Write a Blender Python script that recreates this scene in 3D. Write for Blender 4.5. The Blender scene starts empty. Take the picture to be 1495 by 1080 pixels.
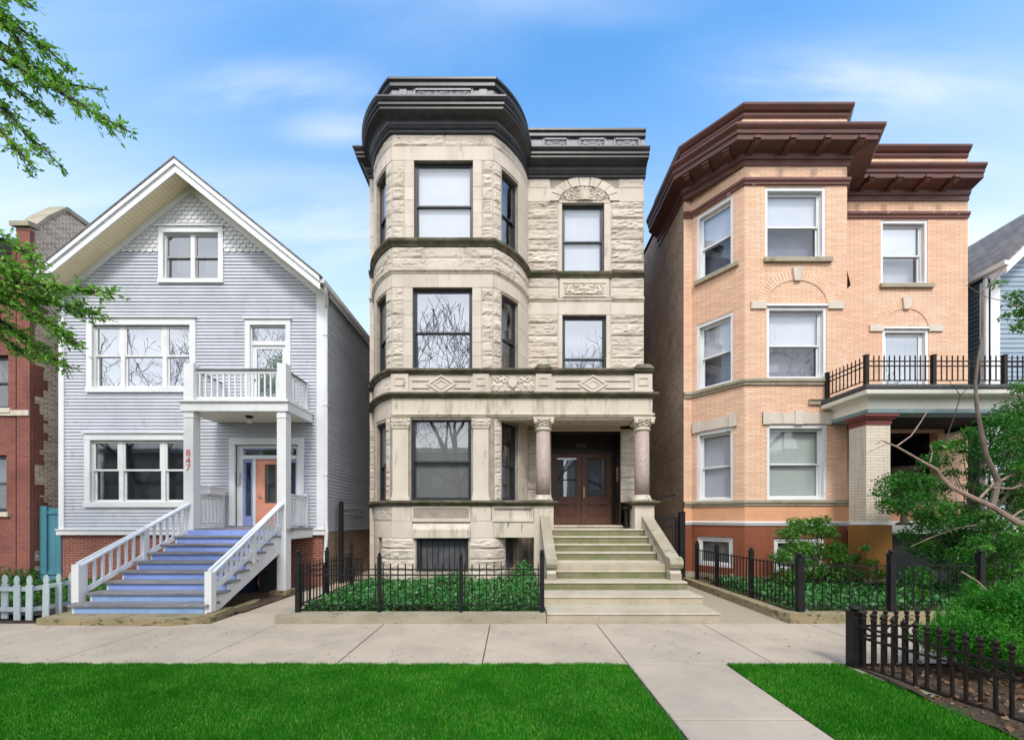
import bpy, math, random
import numpy as np
from mathutils import Vector, noise
from math import sin, cos, radians, pi, sqrt

random.seed(11)
rng = np.random.default_rng(11)
scene = bpy.context.scene
col = scene.collection

# ---- photograph frame -> metres: camera at the origin, 2 m up, looking along +Y ----
F, CX, HY, H = 600.0, 747.5, 755.0, 2.0
def wx(px, y): return (px - CX) * y / F
def wz(py, y): return H + (HY - py) * y / F
def pt(px, py, y): return Vector((wx(px, y), y, wz(py, y)))

# ------------------------------------------------------------------ materials
def new_mat(name):
    m = bpy.data.materials.new(name); m.use_nodes = True
    nt = m.node_tree; nt.nodes.clear()
    out = nt.nodes.new('ShaderNodeOutputMaterial')
    return m, nt, out
def N(nt, t, **kw):
    n = nt.nodes.new(t)
    for k, v in kw.items():
        if k.startswith('i_'):
            key = k[2:].replace('_', ' ')
            n.inputs[int(key) if key.isdigit() else key].default_value = v
        else: setattr(n, k, v)
    return n
def L(nt, a, b): nt.links.new(a, b)
def c4(c): return (c[0], c[1], c[2], 1.0)
def mixrgb(nt, fac, a, b, mode='MIX'):
    n = nt.nodes.new('ShaderNodeMix'); n.data_type = 'RGBA'; n.blend_type = mode
    for s, v in ((0, fac), (6, a), (7, b)):
        if isinstance(v, (int, float)): n.inputs[s].default_value = v
        elif isinstance(v, tuple): n.inputs[s].default_value = c4(v)
        else: L(nt, v, n.inputs[s])
    return n.outputs[2]
def ramp(nt, fac, lo, hi):
    n = nt.nodes.new('ShaderNodeMapRange'); n.interpolation_type = 'SMOOTHSTEP'
    L(nt, fac, n.inputs[0]); n.inputs[1].default_value = lo; n.inputs[2].default_value = hi
    return n.outputs[0]
def coords(nt, kind='Object', scale=(1, 1, 1)):
    tc = nt.nodes.new('ShaderNodeTexCoord'); mp = nt.nodes.new('ShaderNodeMapping')
    L(nt, tc.outputs[kind], mp.inputs[0]); mp.inputs[3].default_value = scale
    return mp.outputs[0]
def tnoise(nt, vec, scale, detail=5, rough=.55, dist=0):
    n = N(nt, 'ShaderNodeTexNoise'); L(nt, vec, n.inputs['Vector'])
    n.inputs['Scale'].default_value = scale; n.inputs['Detail'].default_value = detail
    n.inputs['Roughness'].default_value = rough; n.inputs['Distortion'].default_value = dist
    return n.outputs[0]
def finish(nt, out, colr, rough=.8, bump=None, bstr=.3, bdist=.01, metal=0, spec=.4):
    p = N(nt, 'ShaderNodeBsdfPrincipled')
    if isinstance(colr, tuple): p.inputs['Base Color'].default_value = c4(colr)
    else: L(nt, colr, p.inputs['Base Color'])
    if isinstance(rough, (int, float)): p.inputs['Roughness'].default_value = rough
    else: L(nt, rough, p.inputs['Roughness'])
    p.inputs['Metallic'].default_value = metal
    p.inputs['Specular IOR Level'].default_value = spec
    if bump is not None:
        b = N(nt, 'ShaderNodeBump'); b.inputs['Strength'].default_value = bstr; b.inputs['Distance'].default_value = bdist
        L(nt, bump, b.inputs['Height']); L(nt, b.outputs[0], p.inputs['Normal'])
    L(nt, p.outputs[0], out.inputs[0])
def tone(nt, colr, amt):   # each block or board a little lighter or darker than its neighbours
    g = N(nt, 'ShaderNodeNewGeometry'); return mixrgb(nt, g.outputs['Random Per Island'], mixrgb(nt, 1.0, colr, (1 - amt, 1 - amt * 1.05, 1 - amt * 1.15), 'MULTIPLY'), colr)
def surf(name, c1, c2=None, scale=2.0, lo=.35, hi=.65, rough=.8, bump=0, bscale=40, c3=None, s3=14, lo3=.6, hi3=.75, stretch=(1, 1, 1), metal=0, spec=.4, bdist=.01, island=0):
    """two colours mixed by cloudy noise, a third in finer specks, optional grain bump"""
    m, nt, out = new_mat(name)
    v = coords(nt, 'Object', stretch)
    colr = c1
    if c2 is not None: colr = mixrgb(nt, ramp(nt, tnoise(nt, v, scale, 7, .6), lo, hi), c1, c2)
    if c3 is not None: colr = mixrgb(nt, ramp(nt, tnoise(nt, v, s3, 4, .6), lo3, hi3), colr, c3)
    if island: colr = tone(nt, colr, island)
    bp = tnoise(nt, coords(nt), bscale, 6, .65) if bump else None
    finish(nt, out, colr, rough, bp, bump, bdist, metal, spec)
    return m
def brick(name, c1, c2, mortar, bw, bh, ms=.006, var=None, vs=.6, bump=.35, rough=.85, mixv=.6, dirt=None, streak=(.72, .69, .65)):
    m, nt, out = new_mat(name)
    tc = N(nt, 'ShaderNodeTexCoord')
    # slight waviness so courses are not ruler-straight
    nz = N(nt, 'ShaderNodeTexNoise'); L(nt, tc.outputs['UV'], nz.inputs['Vector']); nz.inputs['Scale'].default_value = 1.3
    vm = N(nt, 'ShaderNodeVectorMath', operation='MULTIPLY_ADD'); L(nt, nz.outputs[1], vm.inputs[0])
    vm.inputs[1].default_value = (.012, .008, 0); L(nt, tc.outputs['UV'], vm.inputs[2])
    b = N(nt, 'ShaderNodeTexBrick'); L(nt, vm.outputs[0], b.inputs['Vector'])
    b.inputs['Scale'].default_value = 1; b.inputs['Brick Width'].default_value = bw; b.inputs['Row Height'].default_value = bh
    b.inputs['Mortar Size'].default_value = ms; b.inputs['Mortar Smooth'].default_value = .2
    b.inputs['Color1'].default_value = c4(c1); b.inputs['Color2'].default_value = c4(c2); b.inputs['Mortar'].default_value = c4(mortar)
    colr = b.outputs[0]
    if var is not None:
        colr = mixrgb(nt, ramp(nt, tnoise(nt, coords(nt), vs, 6, .6), .4, .7), colr, mixrgb(nt, mixv, colr, var, 'MULTIPLY'))
    if dirt is not None:
        colr = mixrgb(nt, ramp(nt, tnoise(nt, coords(nt), 5, 7, .7), .58, .72), colr, dirt)
    st = ramp(nt, tnoise(nt, coords(nt, 'Object', (2.6, 2.6, .22)), 2.2, 6, .65), .56, .80)
    colr = mixrgb(nt, st, colr, mixrgb(nt, 1.0, colr, streak, 'MULTIPLY'))
    fine = tnoise(nt, coords(nt), 60, 3)
    h = N(nt, 'ShaderNodeMath', operation='MULTIPLY_ADD'); L(nt, b.outputs[1], h.inputs[0]); h.inputs[1].default_value = -1.0; L(nt, fine, h.inputs[2])
    finish(nt, out, colr, rough, h.outputs[0], bump, .008)
    return m
def boards(name, c1, c2, width, axis='u', rough=.6, groove=.08, gcol=(.1, .1, .1)):
    """painted boards with thin grooves, by UV in metres"""
    m, nt, out = new_mat(name)
    tc = N(nt, 'ShaderNodeTexCoord'); sp = N(nt, 'ShaderNodeSeparateXYZ'); L(nt, tc.outputs['UV'], sp.inputs[0])
    d = N(nt, 'ShaderNodeMath', operation='DIVIDE'); L(nt, sp.outputs[0 if axis == 'u' else 1], d.inputs[0]); d.inputs[1].default_value = width
    fr = N(nt, 'ShaderNodeMath', operation='FRACT'); L(nt, d.outputs[0], fr.inputs[0])
    g = N(nt, 'ShaderNodeMath', operation='LESS_THAN'); L(nt, fr.outputs[0], g.inputs[0]); g.inputs[1].default_value = groove
    base = mixrgb(nt, ramp(nt, tnoise(nt, coords(nt), 3, 6, .6), .35, .7), c1, c2)
    finish(nt, out, mixrgb(nt, g.outputs[0], base, gcol), rough, g.outputs[0], -.5, .006)
    return m
def leafmat(name, c1, c2, c3, rough=.5, trans=.35, spec=.35):
    m, nt, out = new_mat(name)
    g = N(nt, 'ShaderNodeNewGeometry')
    a = mixrgb(nt, ramp(nt, g.outputs['Random Per Island'], 0, .75), c1, c2)
    colr = mixrgb(nt, ramp(nt, g.outputs['Random Per Island'], .8, 1), a, c3)
    colr = mixrgb(nt, ramp(nt, tnoise(nt, coords(nt), 1.4, 6, .65), .38, .66), colr, mixrgb(nt, .6, colr, c1, 'MIX'))
    p = N(nt, 'ShaderNodeBsdfPrincipled'); L(nt, colr, p.inputs['Base Color']); p.inputs['Roughness'].default_value = rough
    p.inputs['Specular IOR Level'].default_value = spec
    t = N(nt, 'ShaderNodeBsdfTranslucent'); L(nt, colr, t.inputs[0])
    mx = N(nt, 'ShaderNodeMixShader'); mx.inputs[0].default_value = trans
    L(nt, p.outputs[0], mx.inputs[1]); L(nt, t.outputs[0], mx.inputs[2]); L(nt, mx.outputs[0], out.inputs[0])
    return m
def glassmat(name, refl, tint=(.92, .94, .95), rough=.0, wob=.0):
    m, nt, out = new_mat(name)
    fr = N(nt, 'ShaderNodeLayerWeight'); pw = N(nt, 'ShaderNodeMath', operation='POWER'); L(nt, fr.outputs['Facing'], pw.inputs[0]); pw.inputs[1].default_value = 4
    ad = N(nt, 'ShaderNodeMath', operation='ADD', use_clamp=True); L(nt, pw.outputs[0], ad.inputs[0]); ad.inputs[1].default_value = refl
    t = N(nt, 'ShaderNodeBsdfTransparent'); t.inputs[0].default_value = c4(tint)
    g = N(nt, 'ShaderNodeBsdfGlossy'); g.inputs['Roughness'].default_value = rough; g.inputs[0].default_value = (.93, .96, 1, 1)
    b = N(nt, 'ShaderNodeBump'); b.inputs['Strength'].default_value = .035; b.inputs['Distance'].default_value = .02
    L(nt, tnoise(nt, coords(nt), 1.6, 2), b.inputs['Height']); L(nt, b.outputs[0], g.inputs['Normal'])
    mx = N(nt, 'ShaderNodeMixShader'); L(nt, ad.outputs[0], mx.inputs[0]); L(nt, t.outputs[0], mx.inputs[1]); L(nt, g.outputs[0], mx.inputs[2])
    L(nt, mx.outputs[0], out.inputs[0])
    return m
def stripes(name, c1, c2, pitch, rough=.6):
    """horizontal blind slats by height"""
    m, nt, out = new_mat(name)
    tc = N(nt, 'ShaderNodeTexCoord'); sp = N(nt, 'ShaderNodeSeparateXYZ'); L(nt, tc.outputs['Object'], sp.inputs[0])
    d = N(nt, 'ShaderNodeMath', operation='DIVIDE'); L(nt, sp.outputs[2], d.inputs[0]); d.inputs[1].default_value = pitch
    fr = N(nt, 'ShaderNodeMath', operation='FRACT'); L(nt, d.outputs[0], fr.inputs[0])
    finish(nt, out, mixrgb(nt, ramp(nt, fr.outputs[0], .05, .5), c2, c1), rough)
    return m

M = {}
M['white'] = surf('white_paint', (.72, .72, .715), (.62, .62, .60), 2.5, .45, .8, .45, .08, 30, c3=(.46, .43, .38), s3=9, lo3=.66, hi3=.76)
M['white_new'] = surf('white_trim', (.72, .725, .73), (.64, .645, .65), 2, .4, .8, .4, c3=(.53, .52, .50), s3=6, lo3=.66, hi3=.8)
M['cream'] = boards('cream_soffit', (.93, .81, .54), (.85, .73, .47), .09, 'u', .6, .1, (.60, .51, .33))
M['cream_ceiling'] = boards('cream_ceiling', (.84, .79, .66), (.76, .71, .58), .1, 'u', .6, .08, (.5, .46, .38))
M['siding'] = surf('grey_siding', (.515, .533, .582), (.445, .463, .51), 1.6, .35, .7, .5, .06, 25, c3=(.35, .36, .385), s3=5, lo3=.56, hi3=.80, stretch=(.9, .9, .5), island=.06)
M['scallop'] = surf('pale_shingle', (.62, .62, .63), (.54, .54, .55), 3, .35, .7, .6, .06, 40)
M['stair_blue'] = surf('periwinkle_paint', (.255, .355, .74), (.215, .305, .66), 2, .4, .7, .5, .05, 30, c3=(.17, .22, .40), s3=8, lo3=.58, hi3=.74, stretch=(.6, 1, 2))
M['stair_blue_low'] = surf('faded_blue_paint', (.26, .40, .66), (.22, .33, .56), 3, .4, .7, .5, .05, 30, c3=(.22, .25, .31), s3=7, lo3=.6, hi3=.75)
M['tread'] = surf('worn_tread_wood', (.25, .245, .25), (.15, .145, .15), 5, .35, .7, .75, .25, 50, c3=(.38, .37, .38), s3=18, lo3=.6, hi3=.75, stretch=(.3, 2, 1))
M['rail_cap'] = surf('pale_blue_rail', (.66, .71, .77), (.57, .63, .70), 4, .4, .7, .45, c3=(.5, .52, .53), s3=7, lo3=.64, hi3=.8)
M['orange'] = surf('coral_door_paint', (.76, .33, .225), (.68, .28, .18), 3, .4, .7, .4, .03, 30)
M['door_blue'] = surf('blue_door_trim', (.27, .33, .62), (.23, .28, .54), 3, .4, .7, .45)
M['red_paint'] = surf('red_numerals', (.55, .07, .05))
M['asphalt_shingle'] = surf('asphalt_shingle', (.10, .095, .09), (.17, .16, .155), 8, .4, .65, .9, .5, 30)
M['grey_shingle'] = brick('grey_roof_shingle', (.16, .15, .145), (.24, .225, .22), (.07, .065, .06), .3, .14, .012, (.6, .6, .6), 1.2, .5)
M['red_brick'] = brick('red_brick', (.34, .095, .055), (.26, .07, .045), (.36, .29, .24), .215, .072, .008, (.62, .55, .55), .9, .5)
M['red_brick_old'] = brick('old_red_brick', (.27, .075, .05), (.20, .06, .045), (.24, .17, .14), .215, .072, .006, (.6, .55, .55), .9, .5)
M['common_brick'] = brick('chicago_common_brick', (.66, .49, .36), (.26, .155, .10), (.80, .69, .56), .21, .075, .017, (.72, .67, .6), .8, .6, dirt=(.80, .67, .53))
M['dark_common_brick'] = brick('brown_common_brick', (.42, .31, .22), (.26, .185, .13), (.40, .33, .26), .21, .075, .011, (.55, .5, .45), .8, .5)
M['yellow_brick'] = brick('buff_roman_brick', (.83, .555, .39), (.69, .445, .30), (.47, .295, .20), .29, .066, .008, (.95, .83, .76), .35, .4, mixv=.6, streak=(.84, .80, .76))
M['orange_arch'] = surf('buff_arch_brick', (.81, .555, .39), (.72, .47, .32), 5, .35, .7, .85, .2, 40, island=.12)
M['orange_paint'] = surf('orange_painted_base', (.69, .36, .20), (.62, .31, .165), 1.5, .35, .7, .7, .1, 30, c3=(.52, .26, .15), s3=4, lo3=.6, hi3=.8)
M['brown_brick'] = brick('painted_brown_brick', (.285, .09, .043), (.25, .08, .038), (.19, .06, .03), .29, .066, .007, (.72, .68, .64), .6, .3)
M['ochre_brick'] = brick('ochre_painted_brick', (.30, .14, .03), (.27, .125, .028), (.22, .10, .02), .29, .066, .005, (.7, .7, .6), .8, .3)
M['cream_brick'] = brick('cream_roman_brick', (.72, .63, .52), (.66, .57, .46), (.36, .29, .22), .42, .075, .006, (.86, .82, .78), .8, .35)
M['brown_metal'] = surf('oxblood_cornice', (.112, .038, .026), (.080, .029, .021), 3, .35, .7, .42, .05, 20, c3=(.21, .105, .08), s3=9, lo3=.66, hi3=.82, stretch=(.5, .5, 2))
M['brown_chip'] = surf('chipped_oxblood', (.16, .06, .045), (.12, .045, .035), 3, .35, .7, .5, .05, 20, c3=(.55, .45, .4), s3=11, lo3=.66, hi3=.72, stretch=(.35, .35, 2))
M['maroon'] = surf('maroon_paint', (.17, .035, .03), (.13, .028, .025), 3, .4, .7, .5)
M['teal_grey'] = surf('slate_teal_paint', (.20, .27, .28), (.17, .23, .24), 3)
M['dark_roof'] = surf('dark_porch_roofing', (.07, .07, .075), (.1, .1, .1), 4, .4, .7, .7)
M['stone'] = surf('limestone', (.655, .58, .49), (.575, .50, .415), 1.1, .35, .7, .88, .25, 30, c3=(.35, .315, .27), s3=2.4, lo3=.55, hi3=.80, stretch=(1.6, 1.6, .5), island=.14)
def rockface_mat():
    m, nt, out = new_mat('rockface_limestone'); v = coords(nt, 'Object', (.55, .55, 2.8)); w = coords(nt, 'Object', (1.0, 1.0, 7.0))
    colr = mixrgb(nt, ramp(nt, tnoise(nt, v, 1.6, 7, .6), .35, .7), (.665, .59, .495), (.58, .505, .42))
    colr = mixrgb(nt, ramp(nt, tnoise(nt, v, 4.5, 4, .6), .60, .78), colr, (.37, .325, .27))
    r = N(nt, 'ShaderNodeMath', operation='SUBTRACT'); L(nt, tnoise(nt, w, 2.6, 5, .6, .6), r.inputs[0]); r.inputs[1].default_value = .5
    ab = N(nt, 'ShaderNodeMath', operation='ABSOLUTE'); L(nt, r.outputs[0], ab.inputs[0])
    mk = N(nt, 'ShaderNodeMath', operation='MULTIPLY'); L(nt, ramp(nt, ab.outputs[0], .022, .004), mk.inputs[0]); L(nt, ramp(nt, tnoise(nt, coords(nt), 2.3, 3), .48, .66), mk.inputs[1])
    colr = mixrgb(nt, mk.outputs[0], colr, (.17, .145, .115))
    colr = tone(nt, colr, .16)
    finish(nt, out, colr, .92, tnoise(nt, coords(nt, 'Object', (1, 1, 2.5)), 16, 6, .7), .7, .022); return m
M['stone_rough'] = rockface_mat()
M['stone_joint'] = surf('stone_mortar', (.36, .31, .25), (.28, .24, .19), 4)
M['moss_stone'] = surf('mossy_ledge_stone', (.075, .066, .042), (.165, .142, .10), 3.2, .38, .68, .95, .5, 40, c3=(.055, .075, .022), s3=2.2, lo3=.5, hi3=.68, stretch=(1, 1, 1.5))
M['stain_stone'] = surf('stained_limestone', (.60, .53, .43), (.36, .315, .25), 2.2, .46, .74, .92, .35, 30, c3=(.19, .20, .10), s3=3.0, lo3=.60, hi3=.74, stretch=(2.2, 2.2, .45))
M['step_stone'] = surf('worn_step_stone', (.47, .41, .31), (.38, .33, .24), 2, .35, .7, .92, .4, 40, c3=(.22, .21, .12), s3=5, lo3=.6, hi3=.78)
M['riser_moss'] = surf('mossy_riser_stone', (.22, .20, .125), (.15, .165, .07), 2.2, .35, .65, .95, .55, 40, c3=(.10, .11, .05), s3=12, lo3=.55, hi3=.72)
M['concrete'] = surf('concrete', (.50, .44, .36), (.44, .385, .315), .8, .35, .7, .9, .25, 60, c3=(.36, .31, .25), s3=3.2, lo3=.62, hi3=.82)
M['kerb_concrete'] = surf('kerb_concrete', (.37, .325, .245), (.29, .255, .175), 1.6, .35, .7, .92, .4, 40, c3=(.17, .165, .08), s3=3.5, lo3=.55, hi3=.75, stretch=(1, 1, 2))
M['kerb_ochre'] = surf('weathered_kerb_stone', (.34, .275, .16), (.26, .215, .115), 1.6, .35, .7, .92, .8, 26, c3=(.10, .10, .04), s3=6, lo3=.54, hi3=.66, stretch=(1, 1, 2), bdist=.03)
M['aggregate'] = surf('exposed_aggregate', (.40, .34, .24), (.30, .25, .175), 30, .35, .65, .95, .5, 80, c3=(.5, .44, .34), s3=70, lo3=.55, hi3=.7)
M['granite'] = surf('pink_granite', (.43, .34, .30), (.28, .215, .19), 38, .4, .6, .5, 0, c3=(.55, .48, .44), s3=55, lo3=.56, hi3=.64, spec=.25)
M['cornice_black'] = surf('black_pressed_metal', (.021, .021, .024), (.038, .037, .040), 4, .35, .7, .42, .06, 25, c3=(.105, .105, .108), s3=5, lo3=.62, hi3=.85, stretch=(1, 1, .5), spec=.5)
M['cornice_grey'] = surf('grey_pressed_metal', (.27, .27, .285), (.19, .19, .20), 4, .35, .7, .5, .1, 40)
M['black_frame'] = surf('black_window_frame', (.022, .024, .030), (.03, .032, .038), 4, rough=.4)
M['iron'] = surf('black_iron', (.011, .011, .012), (.02, .019, .018), 9, .4, .7, .5, .1, 60, spec=.25)
M['iron_brown'] = surf('rusty_black_iron', (.017, .013, .010), (.03, .02, .015), 9, .4, .7, .55, .15, 60, spec=.25)
M['bare_wood'] = surf('door_mahogany', (.135, .062, .042), (.10, .046, .032), 6, .35, .7, .38, .05, 40, stretch=(2, 2, .3))
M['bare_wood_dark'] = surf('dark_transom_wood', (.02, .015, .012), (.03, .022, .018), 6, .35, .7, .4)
M['brass'] = surf('brass', (.72, .50, .20), (.6, .4, .15), 8, rough=.3, metal=1)
M['steel'] = surf('satin_steel', (.6, .6, .6), rough=.3, metal=1)
M['gold'] = surf('gilt_numerals', (.34, .23, .07), rough=.45)
M['sash_grey'] = surf('grey_sash_paint', (.34, .34, .35), (.28, .28, .29), 3, rough=.5)
M['blind_white'] = surf('white_roller_blind', (.64, .66, .70), (.59, .61, .65), 1.2, rough=.7)
M['blind_slat'] = stripes('slatted_blind', (.56, .58, .62), (.40, .42, .46), .05)
M['blind_olive'] = stripes('greenish_slatted_blind', (.47, .51, .47), (.40, .435, .40), .06)
M['blind_tan'] = stripes('grey_slatted_blind', (.215, .215, .20), (.15, .15, .14), .05)
M['screen_grey'] = surf('insect_screen', (.40, .41, .45), (.35, .36, .40), 4, .35, .7, .8)
M['curtain_dark'] = surf('dark_room_curtain', (.07, .072, .08), (.11, .11, .115), 2.2, .4, .7, .9)  # dark colour stands in for the unlit room behind the glass
M['curtain_grey'] = surf('grey_curtain', (.24, .25, .27), (.16, .17, .19), 2.2, .4, .7, .9, stretch=(5, 5, .3))
M['lamp_glass'] = surf('frosted_lamp_glass', (.7, .68, .6), rough=.3)
M['glass'] = glassmat('window_glass', .16)
M['glass_clear'] = glassmat('plain_glass', .07)
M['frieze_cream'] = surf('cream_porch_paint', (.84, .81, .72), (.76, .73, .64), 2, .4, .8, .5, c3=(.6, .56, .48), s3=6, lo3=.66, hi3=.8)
M['glass_half'] = glassmat('attic_glass', .22, (.7, .72, .74))
M['glass_mirror'] = glassmat('reflective_storm_glass', .34, (.80, .82, .83))
M['glass_dark'] = glassmat('screened_glass', .09, (.62, .64, .67), .03)
M['teal_wood'] = boards('teal_boards', (.075, .235, .30), (.06, .20, .26), .2, 'u', .6, .06, (.02, .09, .12))
M['picket'] = surf('pale_blue_white_paint', (.48, .555, .575), (.42, .49, .505), 5, .4, .7, .55, .1, 40, c3=(.3, .34, .33), s3=7, lo3=.62, hi3=.78)
M['soil'] = surf('garden_soil', (.10, .067, .042), (.06, .04, .026), 5, .35, .7, .95, .8, 25, c3=(.2, .14, .09), s3=28, lo3=.58, hi3=.7, bdist=.03)
M['turf_soil'] = surf('lawn_soil', (.018, .06, .010), (.025, .045, .012), 3)
M['asphalt'] = surf('asphalt', (.055, .055, .055), (.045, .045, .045), 3, rough=.9, bump=.3, bscale=80)
M['bark'] = surf('grey_bark', (.20, .16, .125), (.12, .095, .075), 6, .35, .7, .9, .6, 30, stretch=(3, 3, .6))
M['bark_pink'] = surf('smooth_tan_bark', (.33, .235, .18), (.24, .165, .125), 5, .35, .7, .8, .3, 30, stretch=(2, 2, .8))
M['bark_dark'] = surf('dark_twig_bark', (.06, .045, .03), (.035, .028, .02), 6)
M['leaf_tree'] = leafmat('spring_tree_leaf', (.12, .34, .03), (.28, .55, .07), (.46, .70, .18), .5, .5)
M['leaf_dark'] = leafmat('shrub_leaf', (.014, .105, .009), (.045, .22, .017), (.15, .38, .05), .5, .33)
M['leaf_bright'] = leafmat('bright_shrub_leaf', (.045, .17, .016), (.10, .30, .03), (.26, .46, .12), .5, .35)
M['leaf_ivy'] = leafmat('ivy_leaf', (.024, .125, .020), (.065, .25, .045), (.30, .45, .24), .42, .18)
M['leaf_juniper'] = leafmat('juniper_needles', (.016, .16, .008), (.075, .35, .018), (.20, .52, .06), .6, .25)
M['grass'] = leafmat('lawn_grass', (.009, .165, .003), (.055, .345, .012), (.38, .58, .13), .65, .28, .12)
M['leaf_dead'] = leafmat('fallen_leaf', (.16, .08, .04), (.26, .15, .08), (.36, .25, .15), .8, .1)
M['bin_grey'] = surf('grey_plastic', (.10, .105, .115), (.08, .085, .09), 4, rough=.5)
M['bin_blue'] = surf('dark_blue_plastic', (.02, .035, .07), rough=.5)
M['void'] = surf('unlit_vestibule_paint', (.012, .009, .007))  # near-black colour stands in for deep shade in the porch and entry
M['terracotta'] = surf('stone_urn', (.09, .07, .05), (.06, .045, .03), 5)
M['blue_siding'] = surf('slate_blue_siding', (.29, .375, .45), (.25, .33, .40), 1.6, .35, .7, .5, .05, 25, stretch=(.4, .4, 2))
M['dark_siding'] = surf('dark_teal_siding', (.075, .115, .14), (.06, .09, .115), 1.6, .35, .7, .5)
M['tan_facade'] = brick('tan_brick_across', (.36, .31, .25), (.30, .26, .2), (.25, .22, .18), .21, .075, .01)

# ------------------------------------------------------------------ mesh builder
class MB:
    def __init__(s): s.v = []; s.f = []; s.uv = []
    def add(s, vs, fs, uvs=None):
        b = len(s.v); s.v.extend([tuple(v) for v in vs])
        for i, f in enumerate(fs):
            s.f.append(tuple(b + k for k in f)); s.uv.append(uvs[i] if uvs else None)
    def quad(s, a, b, c, d, uv=None): s.add([a, b, c, d], [(0, 1, 2, 3)], [uv] if uv else None)
    def box(s, x0, x1, y0, y1, z0, z1):
        vs = [(x0, y0, z0), (x1, y0, z0), (x1, y1, z0), (x0, y1, z0), (x0, y0, z1), (x1, y0, z1), (x1, y1, z1), (x0, y1, z1)]
        s.add(vs, [(0, 3, 2, 1), (4, 5, 6, 7), (0, 1, 5, 4), (1, 2, 6, 5), (2, 3, 7, 6), (3, 0, 4, 7)])
    def hexa(s, vs): s.add(vs, [(0, 3, 2, 1), (4, 5, 6, 7), (0, 1, 5, 4), (1, 2, 6, 5), (2, 3, 7, 6), (3, 0, 4, 7)])
    def bar(s, p, q, w, h, up=Vector((0, 0, 1))):
        """rectangular bar from p to q, width w across, height h along up"""
        p, q = Vector(p), Vector(q); d = (q - p).normalized(); x = d.cross(up)
        if x.length < 1e-4: x = d.cross(Vector((0, 1, 0)))
        x.normalize(); u = x.cross(d).normalized(); x *= w / 2; u *= h / 2
        s.hexa([p - x - u, p + x - u, q + x - u, q - x - u, p - x + u, p + x + u, q + x + u, q - x + u])
    def prism(s, poly, ext):
        """polygon (list of 3-D points) extruded by vector ext"""
        n = len(poly); e = Vector(ext); a = [Vector(p) for p in poly]; b = [p + e for p in a]
        s.add(a + b, [tuple(range(n))[::-1], tuple(range(n, 2 * n))] + [(i, (i + 1) % n, n + (i + 1) % n, n + i) for i in range(n)])
    def tube(s, pts, rs, n=6, cap=True):
        pts = [Vector(p) for p in pts]
        if isinstance(rs, (int, float)): rs = [rs] * len(pts)
        rings = []; prev = None
        for i, p in enumerate(pts):
            d = (pts[min(i + 1, len(pts) - 1)] - pts[max(i - 1, 0)])
            d = d.normalized() if d.length > 1e-9 else Vector((0, 0, 1))
            x = (prev - d * prev.dot(d)) if prev is not None else d.cross(Vector((.3, .9, .2)))
            if x.length < 1e-5: x = d.cross(Vector((1, 0, 0)))
            x.normalize(); prev = x; y = d.cross(x)
            rings.append([p + (x * cos(2 * pi * k / n) + y * sin(2 * pi * k / n)) * rs[i] for k in range(n)])
        vs = [v for r in rings for v in r]; fs = []
        for i in range(len(pts) - 1):
            for k in range(n): fs.append((i * n + k, i * n + (k + 1) % n, (i + 1) * n + (k + 1) % n, (i + 1) * n + k))
        if cap: fs += [tuple(range(n))[::-1], tuple(range((len(pts) - 1) * n, len(pts) * n))]
        s.add(vs, fs)
    def lathe(s, c, prof, n=20, sq=False):
        cx, cy = c; vs = []; fs = []
        for r, z in prof:
            for k in range(n):
                a = 2 * pi * (k + .5) / n
                vs.append((cx + r * cos(a), cy + r * sin(a), z))
        for i in range(len(prof) - 1):
            for k in range(n): fs.append((i * n + k, i * n + (k + 1) % n, (i + 1) * n + (k + 1) % n, (i + 1) * n + k))
        fs += [tuple(range(n))[::-1], tuple(range((len(prof) - 1) * n, len(prof) * n))]
        s.add(vs, fs)
    def build(s, name, mat, parent=None, smooth=False):
        me = bpy.data.meshes.new(name); me.from_pydata(s.v, [], s.f); me.update()
        uvl = me.uv_layers.new(name='UVMap'); co = np.array(s.v, dtype=np.float64).reshape(-1, 3)
        data = np.zeros((len(me.loops), 2))
        for p in me.polygons:
            cu = s.uv[p.index]
            if cu is not None:
                for k, li in enumerate(p.loop_indices): data[li] = cu[k]
            else:
                n = p.normal
                for li in p.loop_indices:
                    v = co[me.loops[li].vertex_index]
                    if abs(n.z) > .75: data[li] = (v[0], v[1])
                    else:
                        h = sqrt(n.x * n.x + n.y * n.y) or 1; data[li] = (v[0] * -n.y / h + v[1] * n.x / h, v[2])
        uvl.data.foreach_set('uv', data.ravel())
        if smooth: me.polygons.foreach_set('use_smooth', [True] * len(me.polygons))
        me.materials.append(M[mat] if isinstance(mat, str) else mat)
        o = bpy.data.objects.new(name, me); col.objects.link(o)
        if parent is not None: o.parent = parent
        return o

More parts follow.
